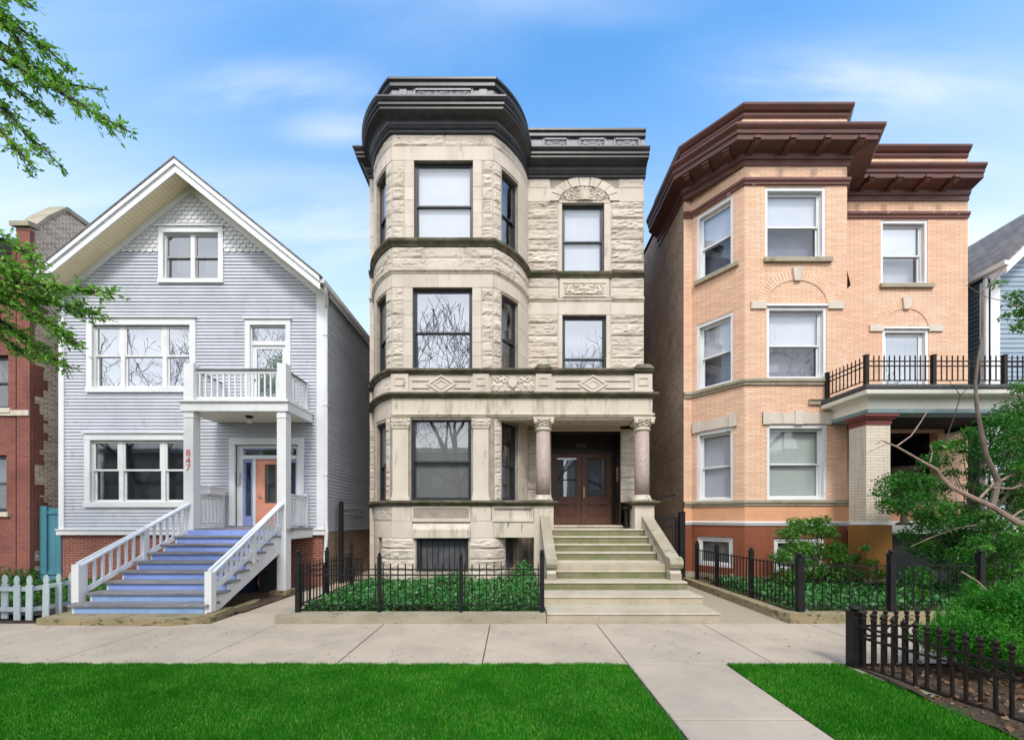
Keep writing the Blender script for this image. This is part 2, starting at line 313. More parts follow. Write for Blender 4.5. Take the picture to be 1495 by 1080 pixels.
def tag(o, label, cat=None, group=None, kind=None):
    o['label'] = label
    if cat: o['category'] = cat
    if group: o['group'] = group
    if kind: o['kind'] = kind
    return o
def thing(name, label, cat, group=None):
    o = bpy.data.objects.new(name, None); col.objects.link(o); o.empty_display_size = .3
    return tag(o, label, cat, group)
def kids(o): return [c for c in col.objects if c.parent == o]
def copy_tree(o, parent=None):
    c = o.copy(); col.objects.link(c)
    if parent is not None: c.parent = parent
    for ch in kids(o): copy_tree(ch, c)
    return c
def text(name, body, size, loc, mat, parent, ext=.006, rot=(pi / 2, 0, 0), align='CENTER'):
    cu = bpy.data.curves.new(name, 'FONT'); cu.body = body; cu.size = size; cu.extrude = ext; cu.align_x = align; cu.align_y = 'CENTER'
    cu.materials.append(M[mat]); o = bpy.data.objects.new(name, cu); col.objects.link(o)
    me = bpy.data.meshes.new_from_object(o); bpy.data.objects.remove(o); bpy.data.curves.remove(cu)
    o = bpy.data.objects.new(name, me); col.objects.link(o); me.materials.clear(); me.materials.append(M[mat])
    o.location = loc; o.rotation_euler = rot; o.parent = parent
    return o

# ------------------------------------------------------------------ wall outlines: u metres along, z up, o outward
class Line:
    def __init__(s, p0, p1):
        s.p0 = p0; d = (p1[0] - p0[0], p1[1] - p0[1]); s.len = sqrt(d[0] ** 2 + d[1] ** 2)
        s.t = (d[0] / s.len, d[1] / s.len); s.n = (s.t[1], -s.t[0]); s.curved = False
    def at(s, u): return (s.p0[0] + s.t[0] * u, s.p0[1] + s.t[1] * u, s.n[0], s.n[1])
class Arc:
    """rounded bay corner; sgn +1 right of the bay (front to back), -1 left of it (back to front)"""
    def __init__(s, x0, y0, sx, sy, a0, a1, sgn):
        s.x0, s.y0, s.sx, s.sy, s.a0, s.a1, s.sgn = x0, y0, sx, sy, a0, a1, sgn; s.curved = True
        n = 60; pts = [s.th(a0 + (a1 - a0) * i / n)[:2] for i in range(n + 1)]
        s.len = sum(math.dist(pts[i], pts[i + 1]) for i in range(n))
    def th(s, a):
        return (s.x0 + s.sgn * s.sx * (sin(a) - sin(s.a0)), s.y0 + s.sy * (cos(s.a0) - cos(a)), s.sgn * sin(a), -cos(a))
    def at(s, u):
        f = min(max(u / s.len, 0), 1)
        return s.th(s.a0 + (s.a1 - s.a0) * (f if s.sgn > 0 else 1 - f))
class Outline:
    def __init__(s, segs):
        s.segs = segs; s.st = [0]
        for g in segs: s.st.append(s.st[-1] + g.len)
        s.len = s.st[-1]
    def seg(s, u):
        for i, g in enumerate(s.segs):
            if u <= s.st[i + 1] + 1e-6 or i == len(s.segs) - 1: return i, g
    def P(s, u, z, o=0.0, side=0):
        i, g = s.seg(u + (1e-5 if side > 0 else 0)); x, y, nx, ny = g.at(u - s.st[i])
        return Vector((x + nx * o, y + ny * o, z))
    def subs(s, u0, u1, step=.11):
        """u values needed between u0 and u1: ends, segment joints, curve samples"""
        r = {round(u0, 5), round(u1, 5)}
        for i, g in enumerate(s.segs):
            a, b = max(u0, s.st[i]), min(u1, s.st[i + 1])
            if b - a < 1e-4: continue
            r.add(round(a, 5)); r.add(round(b, 5))
            if g.curved:
                n = max(1, int((b - a) / step))
                for k in range(1, n): r.add(round(a + (b - a) * k / n, 5))
        out = []
        for q in sorted(r):
            if not out or q - out[-1] > 1e-3: out.append(q)
        return out
    def path(s, u0=None, u1=None, step=.11):
        return [tuple(s.P(u, 0)[:2]) for u in s.subs(0 if u0 is None else u0, s.len if u1 is None else u1, step)]

def cbox(mb, ol, u0, u1, z0, z1, o0, o1):
    us = ol.subs(u0, u1); vs = []; fs = []
    for k, u in enumerate(us):
        sd = 1 if k == 0 else 0
        vs += [ol.P(u, z0, o0, sd), ol.P(u, z0, o1, sd), ol.P(u, z1, o1, sd), ol.P(u, z1, o0, sd)]
    n = len(us)
    for i in range(n - 1):
        a, b = 4 * i, 4 * i + 4
        for k in range(4): fs.append((a + k, a + (k + 1) % 4, b + (k + 1) % 4, b + k))
    fs += [(0, 1, 2, 3), (4 * n - 1, 4 * n - 2, 4 * n - 3, 4 * n - 4)]
    mb.add(vs, fs)
def wall_grid(mb, ol, u0, u1, z0, z1, holes, rec=.2, zb=()):
    us = set(ol.subs(u0, u1)); zs = {z0, z1} | set(zb)
    for h in holes:
        us |= set(ol.subs(h[0], h[1])); zs |= {h[2], h[3]}
    us = sorted(u for u in us if u0 - 1e-6 <= u <= u1 + 1e-6); zs = sorted(z for z in zs if z0 - 1e-6 <= z <= z1 + 1e-6)
    for i in range(len(us) - 1):
        a, b = us[i], us[i + 1]
        if b - a < 1e-5: continue
        for j in range(len(zs) - 1):
            c, d = zs[j], zs[j + 1]; um, zm = (a + b) / 2, (c + d) / 2
            if any(h[0] < um < h[1] and h[2] < zm < h[3] for h in holes): continue
            mb.quad(ol.P(a, c, 0, 1), ol.P(b, c), ol.P(b, d), ol.P(a, d, 0, 1), [(a, c), (b, c), (b, d), (a, d)])
    for h in holes:
        r = h[4] if len(h) > 4 else rec; hu = ol.subs(h[0], h[1])
        for k, (u, sd) in enumerate(((h[0], 1), (h[1], 0))):
            mb.quad(ol.P(u, h[2], 0, sd), ol.P(u, h[2], -r, sd), ol.P(u, h[3], -r, sd), ol.P(u, h[3], 0, sd), [(0, h[2]), (r, h[2]), (r, h[3]), (0, h[3])])
        for z in (h[2], h[3]):
            for i in range(len(hu) - 1):
                a, b = hu[i], hu[i + 1]
                mb.quad(ol.P(a, z, 0, 1), ol.P(b, z), ol.P(b, z, -r), ol.P(a, z, -r, 1), [(a, 0), (b, 0), (b, r), (a, r)])
def miter(path):
    """outward mitred unit offsets for a polyline running left to right as seen from the street"""
    n = len(path); ns = []
    for i in range(n - 1):
        dx, dy = path[i + 1][0] - path[i][0], path[i + 1][1] - path[i][1]; l = sqrt(dx * dx + dy * dy) or 1
        ns.append((dy / l, -dx / l))
    out = []
    for i in range(n):
        a = ns[max(i - 1, 0)]; b = ns[min(i, n - 2)]; mx, my = a[0] + b[0], a[1] + b[1]; l = sqrt(mx * mx + my * my) or 1
        mx, my = mx / l, my / l; k = max(mx * b[0] + my * b[1], .35); out.append((mx / k, my / k))
    return out
def sweep(mb, path, prof, outer=None):
    """profile [(offset, z)] swept along a plan polyline; with outer, offset 1 lands on the outer polyline"""
    mt = miter(path) if outer is None else [(b[0] - a[0], b[1] - a[1]) for a, b in zip(path, outer)]
    m = len(prof); vs = []; fs = []
    for p, q in zip(path, mt):
        for o, z in prof: vs.append((p[0] + q[0] * o, p[1] + q[1] * o, z))
    for i in range(len(path) - 1):
        for k in range(m - 1): fs.append((i * m + k, (i + 1) * m + k, (i + 1) * m + k + 1, i * m + k + 1))
    fs += [tuple(range(m)), tuple(range((len(path) - 1) * m, len(path) * m))[::-1]]
    mb.add(vs, fs)

def fbm(x, y, z, oct=4):
    v = 0; a = .5
    for k in range(oct): v += a * noise.noise(Vector((x, y, z))); x *= 2.1; y *= 2.1; z += 7.3; a *= .5
    return v
def rock(mb, ol, u0, u1, z0, z1, amp=.06, seed=0.0):
    """one rock-faced stone block"""
    nu = max(5, int((u1 - u0) / .055)); nz = max(5, int((z1 - z0) / .045)); vs = []; fs = []
    for j in range(nz + 1):
        for i in range(nu + 1):
            u = u0 + (u1 - u0) * i / nu; z = z0 + (z1 - z0) * j / nz
            if i in (0, nu) or j in (0, nz): o = .004
            else:
                e = min(u - u0, u1 - u, z - z0, z1 - z); w = min(1, max(0, e / .035)); w = w * w * (3 - 2 * w)
                f = fbm(u * 1.7 + seed, z * 6.5, seed * 1.7); g = fbm(u * 5 + seed, z * 24, seed, 3)
                h = .012 + w * amp * (.5 + 1.5 * f + .75 * g)
                h = .4 * h + .6 * (round((h + .016 * g) / .022) * .022)
                o = max(.008, h)
            vs.append(ol.P(u, z, o))
    for j in range(nz):
        for i in range(nu):
            a = j * (nu + 1) + i; fs.append((a, a + 1, a + nu + 2, a + nu + 1))
    mb.add(vs, fs)
_sd = [0.0]
def courses(mr, ms, ol, segs, zs, blen=.8, gap=.004, amp=.06):
    """stone courses between the heights in zs over segments (u0, u1, 'r' rough or 's' smooth)"""
    for j in range(len(zs) - 1):
        za, zb = zs[j] + gap, zs[j + 1] - gap
        for (a, b, k) in segs:
            n = max(1, round((b - a) / blen + random.uniform(-.3, .3))); cuts = [a]
            for i in range(1, n): cuts.append(a + (b - a) * (i + random.uniform(-.18, .18)) / n)
            cuts.append(b)
            for i in range(len(cuts) - 1):
                _sd[0] += 3.17
                if k == 'r': rock(mr, ol, cuts[i] + gap, cuts[i + 1] - gap, za, zb, amp * random.uniform(.35, .7), _sd[0])
                else: cbox(ms, ol, cuts[i] + gap, cuts[i + 1] - gap, za, zb, -.01, .012 + random.uniform(0, .006))
def carve(mb, ol, u0, u1, z0, z1, o, depth, seed=1.0, s=7.0, keep=None, step=.022):
    """symmetrical leafy relief panel"""
    nu = max(8, int((u1 - u0) / step)); nz = max(6, int((z1 - z0) / step)); uc = (u0 + u1) / 2; vs = []; fs = []
    for j in range(nz + 1):
        for i in range(nu + 1):
            u = u0 + (u1 - u0) * i / nu; z = z0 + (z1 - z0) * j / nz
            a = abs(u - uc); q = Vector((a * s + .8 * sin(z * 9), z * s, seed))
            r = 1 - min(1, abs(noise.noise(q)) * 4.5); r2 = 1 - min(1, abs(noise.noise(q * 2.0)) * 4)
            h = depth * (.25 + .75 * max(r, .7 * r2))
            if i in (0, nu) or j in (0, nz): h = -.01
            vs.append(ol.P(u, z, o + h))
    for j in range(nz):
        for i in range(nu):
            if keep and not keep(u0 + (u1 - u0) * (i + .5) / nu, z0 + (z1 - z0) * (j + .5) / nz): continue
            a = j * (nu + 1) + i; fs.append((a, a + 1, a + nu + 2, a + nu + 1))
    mb.add(vs, fs)

def siding(mb, ol, u0, u1, z0, z1, pitch, holes=(), clip=None, ob=.024, ot=.004, phase=0):
    """overlapping clapboards, each course its own sloped face and drip edge"""
    k = 0; z = z0 - phase
    while z < z1 - 1e-4:
        za, zb = max(z, z0), min(z + pitch, z1); cuts = sorted({za, zb} | {q for h in holes for q in (h[2], h[3]) if za < q < zb})
        jit = random.uniform(-.002, .002)
        for a, b in zip(cuts[:-1], cuts[1:]):
            zm = (a + b) / 2; iv = [(u0, u1)]
            for h in holes:
                if h[2] < zm < h[3]:
                    nx = []
                    for (p, q) in iv:
                        if h[1] <= p or h[0] >= q: nx.append((p, q)); continue
                        if h[0] > p: nx.append((p, h[0]))
                        if h[1] < q: nx.append((h[1], q))
                    iv = nx
            fo = lambda t: ob + (ot - ob) * (t - z) / pitch + jit
            for (p, q) in iv:
                pa, pb, qa, qb = p, p, q, q
                if clip:
                    la, ra = clip(a); lb, rb = clip(b)
                    pa, pb = max(p, la), max(p, lb); qa, qb = min(q, ra), min(q, rb)
                    if qa - pa < .01: continue
                    if qb < pb: pb = qb = (pb + qb) / 2
                mb.quad(ol.P(pa, a, fo(a)), ol.P(qa, a, fo(a)), ol.P(qb, b, fo(b)), ol.P(pb, b, fo(b)))
                if a == za: mb.quad(ol.P(pa, a, ot - .004), ol.P(qa, a, ot - .004), ol.P(qa, a, fo(a)), ol.P(pa, a, fo(a)))
        z += pitch; k += 1

def window(house, ol, u0, u1, z0, z1, rec=.1, fw=.05, sw=.045, meet=.5, frame='white', sash='white', units=None, blind=0, blind_mat='blind_white',
           back='curtain_dark', glass='glass', low_glass=None, single=False, screen=False, name='window', label=None, bdepth=.125):
    """a double-hung window in the wall opening: frame > sash, pane, blind, curtain"""
    fm, sm, pm, qm = MB(), MB(), MB(), MB()
    a, b = -rec - .1, -rec
    cbox(fm, ol, u0, u0 + fw, z0, z1, a, b); cbox(fm, ol, u1 - fw, u1, z0, z1, a, b)
    cbox(fm, ol, u0 + fw, u1 - fw, z1 - fw, z1, a, b); cbox(fm, ol, u0 + fw, u1 - fw, z0, z0 + fw * .9, a, b + .012)
    units = units or [(u0 + fw, u1 - fw)]
    for i in range(len(units) - 1): cbox(fm, ol, units[i][1], units[i + 1][0], z0 + fw * .9, z1 - fw, a, b - .004)
    for (p, q) in units:
        y0, y1 = z0 + fw * .9, z1 - fw; zm = y0 + (y1 - y0) * meet
        halves = [(y0, y1, -rec - .06, -rec - .02, pm)] if single else [(zm - sw * .4, y1, -rec - .05, -rec - .014, pm), (y0, zm + sw * .6, -rec - .092, -rec - .056, qm)]
        for (c, d, o0, o1, gm) in halves:
            cbox(sm, ol, p, p + sw, c, d, o0, o1); cbox(sm, ol, q - sw, q, c, d, o0, o1)
            cbox(sm, ol, p + sw, q - sw, c, c + sw, o0, o1); cbox(sm, ol, p + sw, q - sw, d - sw, d, o0, o1)
            us = ol.subs(p + sw, q - sw); om = (o0 + o1) / 2
            for i in range(len(us) - 1):
                gm.quad(ol.P(us[i], c + sw, om, 1), ol.P(us[i + 1], c + sw, om), ol.P(us[i + 1], d - sw, om), ol.P(us[i], d - sw, om, 1))
    w = fm.build(name, frame, house)
    if label: w['label'] = label
    sm.build('sash', sash, w); pm.build('pane', glass, w)
    if qm.f: qm.build('pane', low_glass or glass, w)
    if blind:
        m = MB(); us = ol.subs(u0 + fw * .6, u1 - fw * .6); zb = z1 - fw * .5 - blind * (z1 - z0 - fw)
        for i in range(len(us) - 1):
            m.quad(ol.P(us[i], zb, -rec - bdepth, 1), ol.P(us[i + 1], zb, -rec - bdepth), ol.P(us[i + 1], z1 - .02, -rec - bdepth), ol.P(us[i], z1 - .02, -rec - bdepth, 1))
        m.build('blind', blind_mat, w)
    m = MB(); o = -rec - .34
    m.quad(ol.P(u0 - .12, z0 - .15, o), ol.P(u1 + .12, z0 - .15, o), ol.P(u1 + .12, z1 + .15, o), ol.P(u0 - .12, z1 + .15, o)) if not ol.seg((u0 + u1) / 2)[1].curved else cbox(m, ol, u0 - .1, u1 + .1, z0 - .1, z1 + .1, o - .02, o)
    m.build('curtain', back, w)  # backing panel added behind the panes in place of the unlit room
    return w
def casing(mb, ol, u0, u1, z0, z1, w=.1, o=.045, sill=True, cap=True):
    """flat board trim round an opening on a clapboard wall"""
    cbox(mb, ol, u0 - w, u0, z0, z1, -.05, o); cbox(mb, ol, u1, u1 + w, z0, z1, -.05, o)
    cbox(mb, ol, u0 - w, u1 + w, z1, z1 + w * 1.15, -.05, o + .004)
    if cap: cbox(mb, ol, u0 - w - .04, u1 + w + .04, z1 + w * 1.15, z1 + w * 1.15 + .035, -.02, o + .05)
    if sill: cbox(mb, ol, u0 - w - .01, u1 + w + .01, z0 - w * .85, z0, -.05, o + .02)

# ------------------------------------------------------------------ foliage
def leaf_object(name, pts, size, mat, parent=None, up=.5, dirs=None, asp=.5, fold=.25):
    """many small folded leaves, one four-vertex face pair each"""
    n = len(pts); pts = np.asarray(pts, float)
    nrm = rng.normal(size=(n, 3)); nrm /= np.linalg.norm(nrm, axis=1)[:, None] + 1e-9
    nrm[:, 2] += up; nrm /= np.linalg.norm(nrm, axis=1)[:, None] + 1e-9
    d = rng.normal(size=(n, 3)) if dirs is None else dirs + rng.normal(size=(n, 3)) * .45
    d -= nrm * (d * nrm).sum(1)[:, None]; d /= np.linalg.norm(d, axis=1)[:, None] + 1e-9
    s = np.cross(nrm, d); ln = (size * rng.uniform(.6, 1.35, n))[:, None]; wd = ln * asp
    v = np.empty((n, 4, 3)); v[:, 0] = pts; v[:, 1] = pts + d * ln * .45 + s * wd * .5 + nrm * ln * fold * .4
    v[:, 2] = pts + d * ln; v[:, 3] = pts + d * ln * .45 - s * wd * .5 + nrm * ln * fold * .4
    return mesh_np(name, v.reshape(-1, 3), 4 * np.arange(n)[:, None] + np.array([0, 1, 2, 3]), mat, parent)
def mesh_np(name, verts, quads, mat, parent=None):
    me = bpy.data.meshes.new(name); n = len(quads)
    me.vertices.add(len(verts)); me.vertices.foreach_set('co', np.asarray(verts, np.float32).ravel())
    me.loops.add(n * 4); me.loops.foreach_set('vertex_index', np.asarray(quads, np.int32).ravel())
    me.polygons.add(n); me.polygons.foreach_set('loop_start', np.arange(n, dtype=np.int32) * 4)
    me.update(calc_edges=True); me.materials.append(M[mat])
    o = bpy.data.objects.new(name, me); col.objects.link(o)
    if parent is not None: o.parent = parent
    return o
LEAFX = 9.0
def blobs(ells, per, hollow=.55):
    """leaf positions through a set of ellipsoids (cx, cy, cz, rx, ry, rz), denser outside"""
    out = []
    for e in ells:
        n = int(LEAFX * per * (e[3] * e[4] * e[5]) ** (2 / 3)) + 4
        d = rng.normal(size=(n, 3)); d /= np.linalg.norm(d, axis=1)[:, None]
        r = hollow + (1 - hollow) * rng.random(n) ** .6
        r *= rng.uniform(.75, 1.15, n)
        out.append(np.array(e[:3]) + d * r[:, None] * np.array(e[3:6]))
    return np.concatenate(out)
def grow(mb, p, d, r, ln, depth, tips, spread=.6, seg=3, minr=.004, upb=.12):
    """a branching limb as joined tubes; collects twig ends"""
    pts = [Vector(p)]; rs = [r]; dd = Vector(d).normalized()
    for i in range(seg):
        dd = (dd + Vector((random.gauss(0, .13), random.gauss(0, .13), random.gauss(0, .10) + upb * .4))).normalized()
        pts.append(pts[-1] + dd * ln / seg); rs.append(max(minr, r * (1 - .38 * (i + 1) / seg)))
    mb.tube(pts, rs, 6 if r > .03 else 4, cap=False)
    if depth <= 0: tips.append((pts[-1], dd)); return
    for k in range(random.choice((2, 2, 3))):
        nd = (dd + Vector((random.gauss(0, spread), random.gauss(0, spread), random.gauss(0, spread * .6) + upb))).normalized()
        grow(mb, pts[-1] if k < 2 else pts[-2], nd, max(minr, rs[-1] * random.uniform(.6, .85)), ln * random.uniform(.66, .9), depth - 1, tips, spread, seg, minr, upb)
# exposure and sky settings
SKY_STR, SKY_SAT, SKY_HUE, SKY_VAL = .10, 1.26, .493, 2.15
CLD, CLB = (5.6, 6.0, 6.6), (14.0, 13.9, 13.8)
SUN_STR, SUN_ANG, EXPO = 1.5, 12.0, .90
# ================================================================== GREY CLAPBOARD HOUSE (number 847)
gh = thing('clapboard_house', 'pale grey clapboard house with white trim, steep gable, small balcony and blue front stairs', 'house', 'houses along the street')
DG = 11.8; GX0, GX1 = -12.97, -5.40; GC = (GX0 + GX1) / 2; GHW = (GX1 - GX0) / 2
GSL = .81; GZP = 11.52; ge = Outline([Line((GX0, DG), (GX1, DG))])
gU = lambda px: wx(px, DG) - GX0
gZ = lambda py: wz(py, DG)
gclip = lambda z: (max(0, GHW - (GZP - z) / GSL), min(2 * GHW, GHW + (GZP - z) / GSL))
W2 = (gU(136.5), gU(278.5), gZ(566), gZ(475)); W1 = (gU(133.5), gU(276.5), gZ(733), gZ(642.5)); W3 = (gU(240), gU(320), gZ(408), gZ(340.5))
BD = (gU(366), gU(418), 4.98, gZ(475)); FD = (gU(344), gU(436.5), 1.76, gZ(649))
gholes = [W1, W2, W3, BD, FD]
mb = MB()
ZSC = gZ(368)
siding(mb, ge, 0, 2 * GHW, 1.66, ZSC, .096, gholes, gclip, .027, .003)
mb.build('front_siding', 'siding', gh)
mb = MB()   # sheathing behind the boards, with openings
us = sorted({0, 2 * GHW} | {q for h in gholes for q in h[:2]}); zs = sorted({1.6, 8.42} | {q for h in gholes[:2] + gholes[3:] for q in h[2:4]})
wall_grid(mb, Outline([Line((GX0, DG + .012), (GX1, DG + .012))]), 0, 2 * GHW, 1.6, 8.42, [W1 + (.2,), W2 + (.2,), BD + (.2,), FD + (.05,)])
g0 = [(GX0, DG + .012, 8.42), (GX0 + W3[0], DG + .012, 8.42), (GX0 + W3[0], DG + .012, GZP - (GHW - W3[0]) * GSL)]; mb.add(g0, [(0, 1, 2)])
g0 = [(GX1, DG + .012, 8.42), (GX0 + W3[1], DG + .012, 8.42), (GX0 + W3[1], DG + .012, GZP - (W3[1] - GHW) * GSL)]; mb.add(g0, [(0, 1, 2)])
x0, x1 = GX0 + W3[0], GX0 + W3[1]
mb.quad((x0, DG + .012, 8.42), (x1, DG + .012, 8.42), (x1, DG + .012, W3[2]), (x0, DG + .012, W3[2]))
mb.add([(x0, DG + .012, W3[3]), (x1, DG + .012, W3[3]), (x1, DG + .012, GZP - (W3[1] - GHW) * GSL), (GC, DG + .012, GZP), (x0, DG + .012, GZP - (GHW - W3[0]) * GSL)], [(0, 1, 2, 3, 4)])
mb.build('wall', 'siding', gh)
# scalloped shingles in the gable
mb = MB(); row = 0; z = ZSC - .02
while z < GZP - .1:
    l, r = gclip(z + .1); w = .185; x = -w if row % 2 else -w / 2
    nrow = int(2 * GHW / w) + 2
    for i in range(nrow):
        ua = x + i * w; um = ua + w / 2
        if ua < l - .05 or ua + w > r + .05: continue
        if W3[0] - .1 < um < W3[1] + .1 and W3[2] - .1 < z + .07 < W3[3] + .14: continue
        jt = random.uniform(-.006, .006); poly = []
        for k in range(9):
            t = pi + pi * k / 8; poly.append((um + cos(t) * w * .485, z + .065 + jt + sin(t) * .065))
        poly += [(ua + w * .985, z + .20), (ua + w * .015, z + .20)]
        fr = [ge.P(u, zz, .042 - .036 * (zz - z) / .21) for u, zz in poly]; bk = [ge.P(u, zz, .026 - .030 * (zz - z) / .21) for u, zz in poly]
        n = len(fr); mb.add(fr + bk, [tuple(range(n))] + [(i2, (i2 + 1) % n, n + (i2 + 1) % n, n + i2) for i2 in range(n)])
    z += .117; row += 1
mb.build('gable_shingles', 'scallop', gh)
# corner boards, skirt, rake frieze
for ua, ub in ((0, .15), (2 * GHW - .19, 2 * GHW)):
    m = MB(); cbox(m, ge, ua, ub, 1.66, 8.38 + (.12 if ua == 0 else .1), -.02, .05)
    if ua: m.box(GX1 + .0, GX1 + .03, DG - .05, DG + .16, 1.66, 8.45)
    m.build('corner_board', 'white_new', gh)
m = MB(); cbox(m, ge, -.05, 2 * GHW + .05, 1.50, 1.64, -.02, .07); cbox(m, ge, -.06, 2 * GHW + .06, 1.64, 1.67, -.02, .10); m.build('skirt_board', 'white', gh)
YR = DG - .56
def slope_z(dx, off=0): return GZP - abs(dx) * GSL + off
for sgn in (-1, 1):
    e = GHW + (.16 if sgn > 0 else .14)
    A = lambda off, dx: (GC + sgn * dx, slope_z(dx, off))
    def strip(name, mat, y0, y1, oa, ob_, e0=0.0, e1=e):
        m = MB(); p = [A(oa, e0), A(oa, e1), A(ob_, e1), A(ob_, e0)]
        m.prism([(q[0], y0, q[1]) for q in p], (0, y1 - y0, 0)); return m.build(name, mat, gh)
    strip('rake_frieze', 'white_new', DG - .055, DG + .02, -.235, -.022, 0, e - .04)
    strip('rake_board', 'white_new', YR - .03, YR, -.11, .20)
    strip('rake_moulding', 'white_new', YR - .075, YR - .03, .10, .235)
    s = strip('soffit', 'cream', YR, DG - .03, -.02, 0)
    r = strip('roof', 'asphalt_shingle', YR - .09, 25.5, .236, .29, 0, e + .06)
    strip('roof_deck', 'white_new', DG + .03, 25.4, .0, .235)
m = MB(); gx = GX1 + .16 + .055
prof = [(-.07, .02), (.05, .02), (.07, .12), (.06, .13), (-.07, .13)]
zg = slope_z(GHW + .16) + .06
m.prism([(gx + a, YR - .02, zg + b) for a, b in prof], (0, 14, 0)); m.build('gutter', 'white', gh)
m = MB()
m.tube([(gx, YR + .12, zg + .03), (gx, YR + .2, zg - .12), (GX1 + .07, DG - .02, zg - .42), (GX1 + .07, DG - .02, 1.9), (GX1 + .09, DG - .03, 1.6), (GX1 + .03, DG - .06, .35)], .048, 8)
for z in (3.2, 5.2, 7.2): m.box(GX1 + .0, GX1 + .13, DG - .075, DG + .03, z, z + .04)
m.build('downspout', 'white', gh)
# right side wall and foundation
sd = Outline([Line((GX1, DG), (GX1, 25))]); m = MB(); siding(m, sd, .16, 13.2, 1.6, 8.45, .1, ob=.026); m.build('side_siding', 'siding', gh)
m = MB(); m.quad((GX1 - .002, DG, 1.55), (GX1 - .002, 25, 1.55), (GX1 - .002, 25, 8.5), (GX1 - .002, DG, 8.5)); m.quad((GX0, DG, 0), (GX0, 25, 0), (GX0, 25, 8.5), (GX0, DG, 8.5))
m.add([(GX0, 25, 0), (GX1, 25, 0), (GX1, 25, 8.5), (GC, 25, GZP), (GX0, 25, 8.5)], [(0, 1, 2, 3, 4)]); m.build('side_wall', 'siding', gh)
m = MB(); m.quad((GX0 + .04, DG + .03, 0), (GX1 - .04, DG + .03, 0), (GX1 - .04, DG + .03, 1.52), (GX0 + .04, DG + .03, 1.52)); m.build('brick_base', 'red_brick', gh)
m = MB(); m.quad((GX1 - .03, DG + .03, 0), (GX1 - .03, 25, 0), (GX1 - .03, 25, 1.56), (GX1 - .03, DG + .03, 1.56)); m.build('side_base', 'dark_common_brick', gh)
# windows
def triple(h, px, **kw):
    m = MB(); casing(m, ge, h[0], h[1], h[2], h[3], .165, .05); 
    w = window(gh, ge, h[0], h[1], h[2], h[3], rec=.03, fw=.03, sw=.05, meet=.52, units=[(gU(a), gU(b)) for a, b in px], **kw)
    m.build('casing', 'white_new', w); return w
triple(W2, [(138, 174.5), (180.5, 236), (242, 277)], glass='glass_mirror', blind=1, blind_mat='screen_grey', bdepth=.2, label='triple window reflecting bare branches')
triple(W1, [(135, 172), (178.5, 234), (240, 275.5)], glass='glass_dark', back='curtain_dark', label='dark triple window on the ground storey')
m = MB(); casing(m, ge, *W3, .14, .05)
w = window(gh, ge, *W3, rec=.03, fw=.03, sw=.05, units=[(gU(241), gU(277)), (gU(283), gU(319))], glass='glass_half', sash='sash_grey', back='curtain_grey', label='twin attic window'); m.build('casing', 'white_new', w)
# balcony door with transom
m = MB(); casing(m, ge, *BD, .14, .05, sill=False)
d = MB(); zt = gZ(500)
cbox(d, ge, BD[0], BD[0] + .03, BD[2], BD[3], -.12, -.02); cbox(d, ge, BD[1] - .03, BD[1], BD[2], BD[3], -.12, -.02)
cbox(d, ge, BD[0] + .03, BD[1] - .03, zt - .07, zt + .05, -.12, -.01); cbox(d, ge, BD[0] + .03, BD[1] - .03, BD[3] - .05, BD[3], -.12, -.02)
zd = zt - .07; ga, gb = gU(373.5), gU(411); z0, z1 = BD[2] + .45, gZ(508.5)
for (a, b, c, e2) in ((BD[0] + .03, ga, BD[2], zd), (gb, BD[1] - .03, BD[2], zd), (ga, gb, BD[2], z0), (ga, gb, z1, zd)): cbox(d, ge, a, b, c, e2, -.09, -.045)
dr = d.build('balcony_door', 'white_new', gh); m.build('casing', 'white_new', dr)
p = MB(); p.quad(ge.P(ga, z0, -.065), ge.P(gb, z0, -.065), ge.P(gb, z1, -.065), ge.P(ga, z1, -.065)); p.quad(ge.P(BD[0] + .03, zt + .05, -.06), ge.P(BD[1] - .03, zt + .05, -.06), ge.P(BD[1] - .03, BD[3] - .05, -.06), ge.P(BD[0] + .03, BD[3] - .05, -.06)); p.build('pane', 'glass_mirror', dr)
p = MB(); p.quad(ge.P(BD[0], BD[2], -.2), ge.P(BD[1], BD[2], -.2), ge.P(BD[1], BD[3], -.2), ge.P(BD[0], BD[3], -.2)); p.build('curtain', 'curtain_grey', dr)
k = MB(); k.lathe((0, 0), [(.0, 0), (.028, .005), (.03, .02), (.012, .035), (.012, .05)], 10); kn = k.build('handle', 'iron', dr, True); kn.rotation_euler = (pi / 2, 0, 0); kn.location = (GX0 + ga - .06, DG + .05, 5.95)
# front door group
m = MB(); casing(m, ge, *FD, .16, .05, sill=False, cap=False)
d = MB(); fx = lambda px: gU(px); zt0, zt1 = gZ(668.5), gZ(665.5)
RO = -.05
for (a, b) in ((344, 352.5), (431.5, 436.5)): cbox(d, ge, fx(a), fx(b), FD[2], FD[3], -.2, RO)
cbox(d, ge, fx(352.5), fx(431.5), FD[3] - .09, FD[3], -.2, RO)
cbox(d, ge, fx(352.5), fx(431.5), zt0 - .02, zt1 + .03, -.2, RO)
dr = d.build('front_entry', 'white_new', gh); m.build('casing', 'white_new', dr)
d = MB()   # blue sidelights and transom bars
zb = zt0 - .02
for (a, b) in ((352.5, 366.5), (417, 431.5)):
    cbox(d, ge, fx(a), fx(a) + .05, FD[2], zb, -.17, -.09); cbox(d, ge, fx(b) - .05, fx(b), FD[2], zb, -.17, -.09)
    cbox(d, ge, fx(a) + .05, fx(b) - .05, FD[2], FD[2] + .28, -.17, -.09); cbox(d, ge, fx(a) + .05, fx(b) - .05, zb - .09, zb, -.17, -.09)
cbox(d, ge, fx(352.5), fx(431.5), FD[3] - .13, FD[3] - .09, -.17, -.08)
d.build('sidelight_frame', 'door_blue', dr)
d = MB()
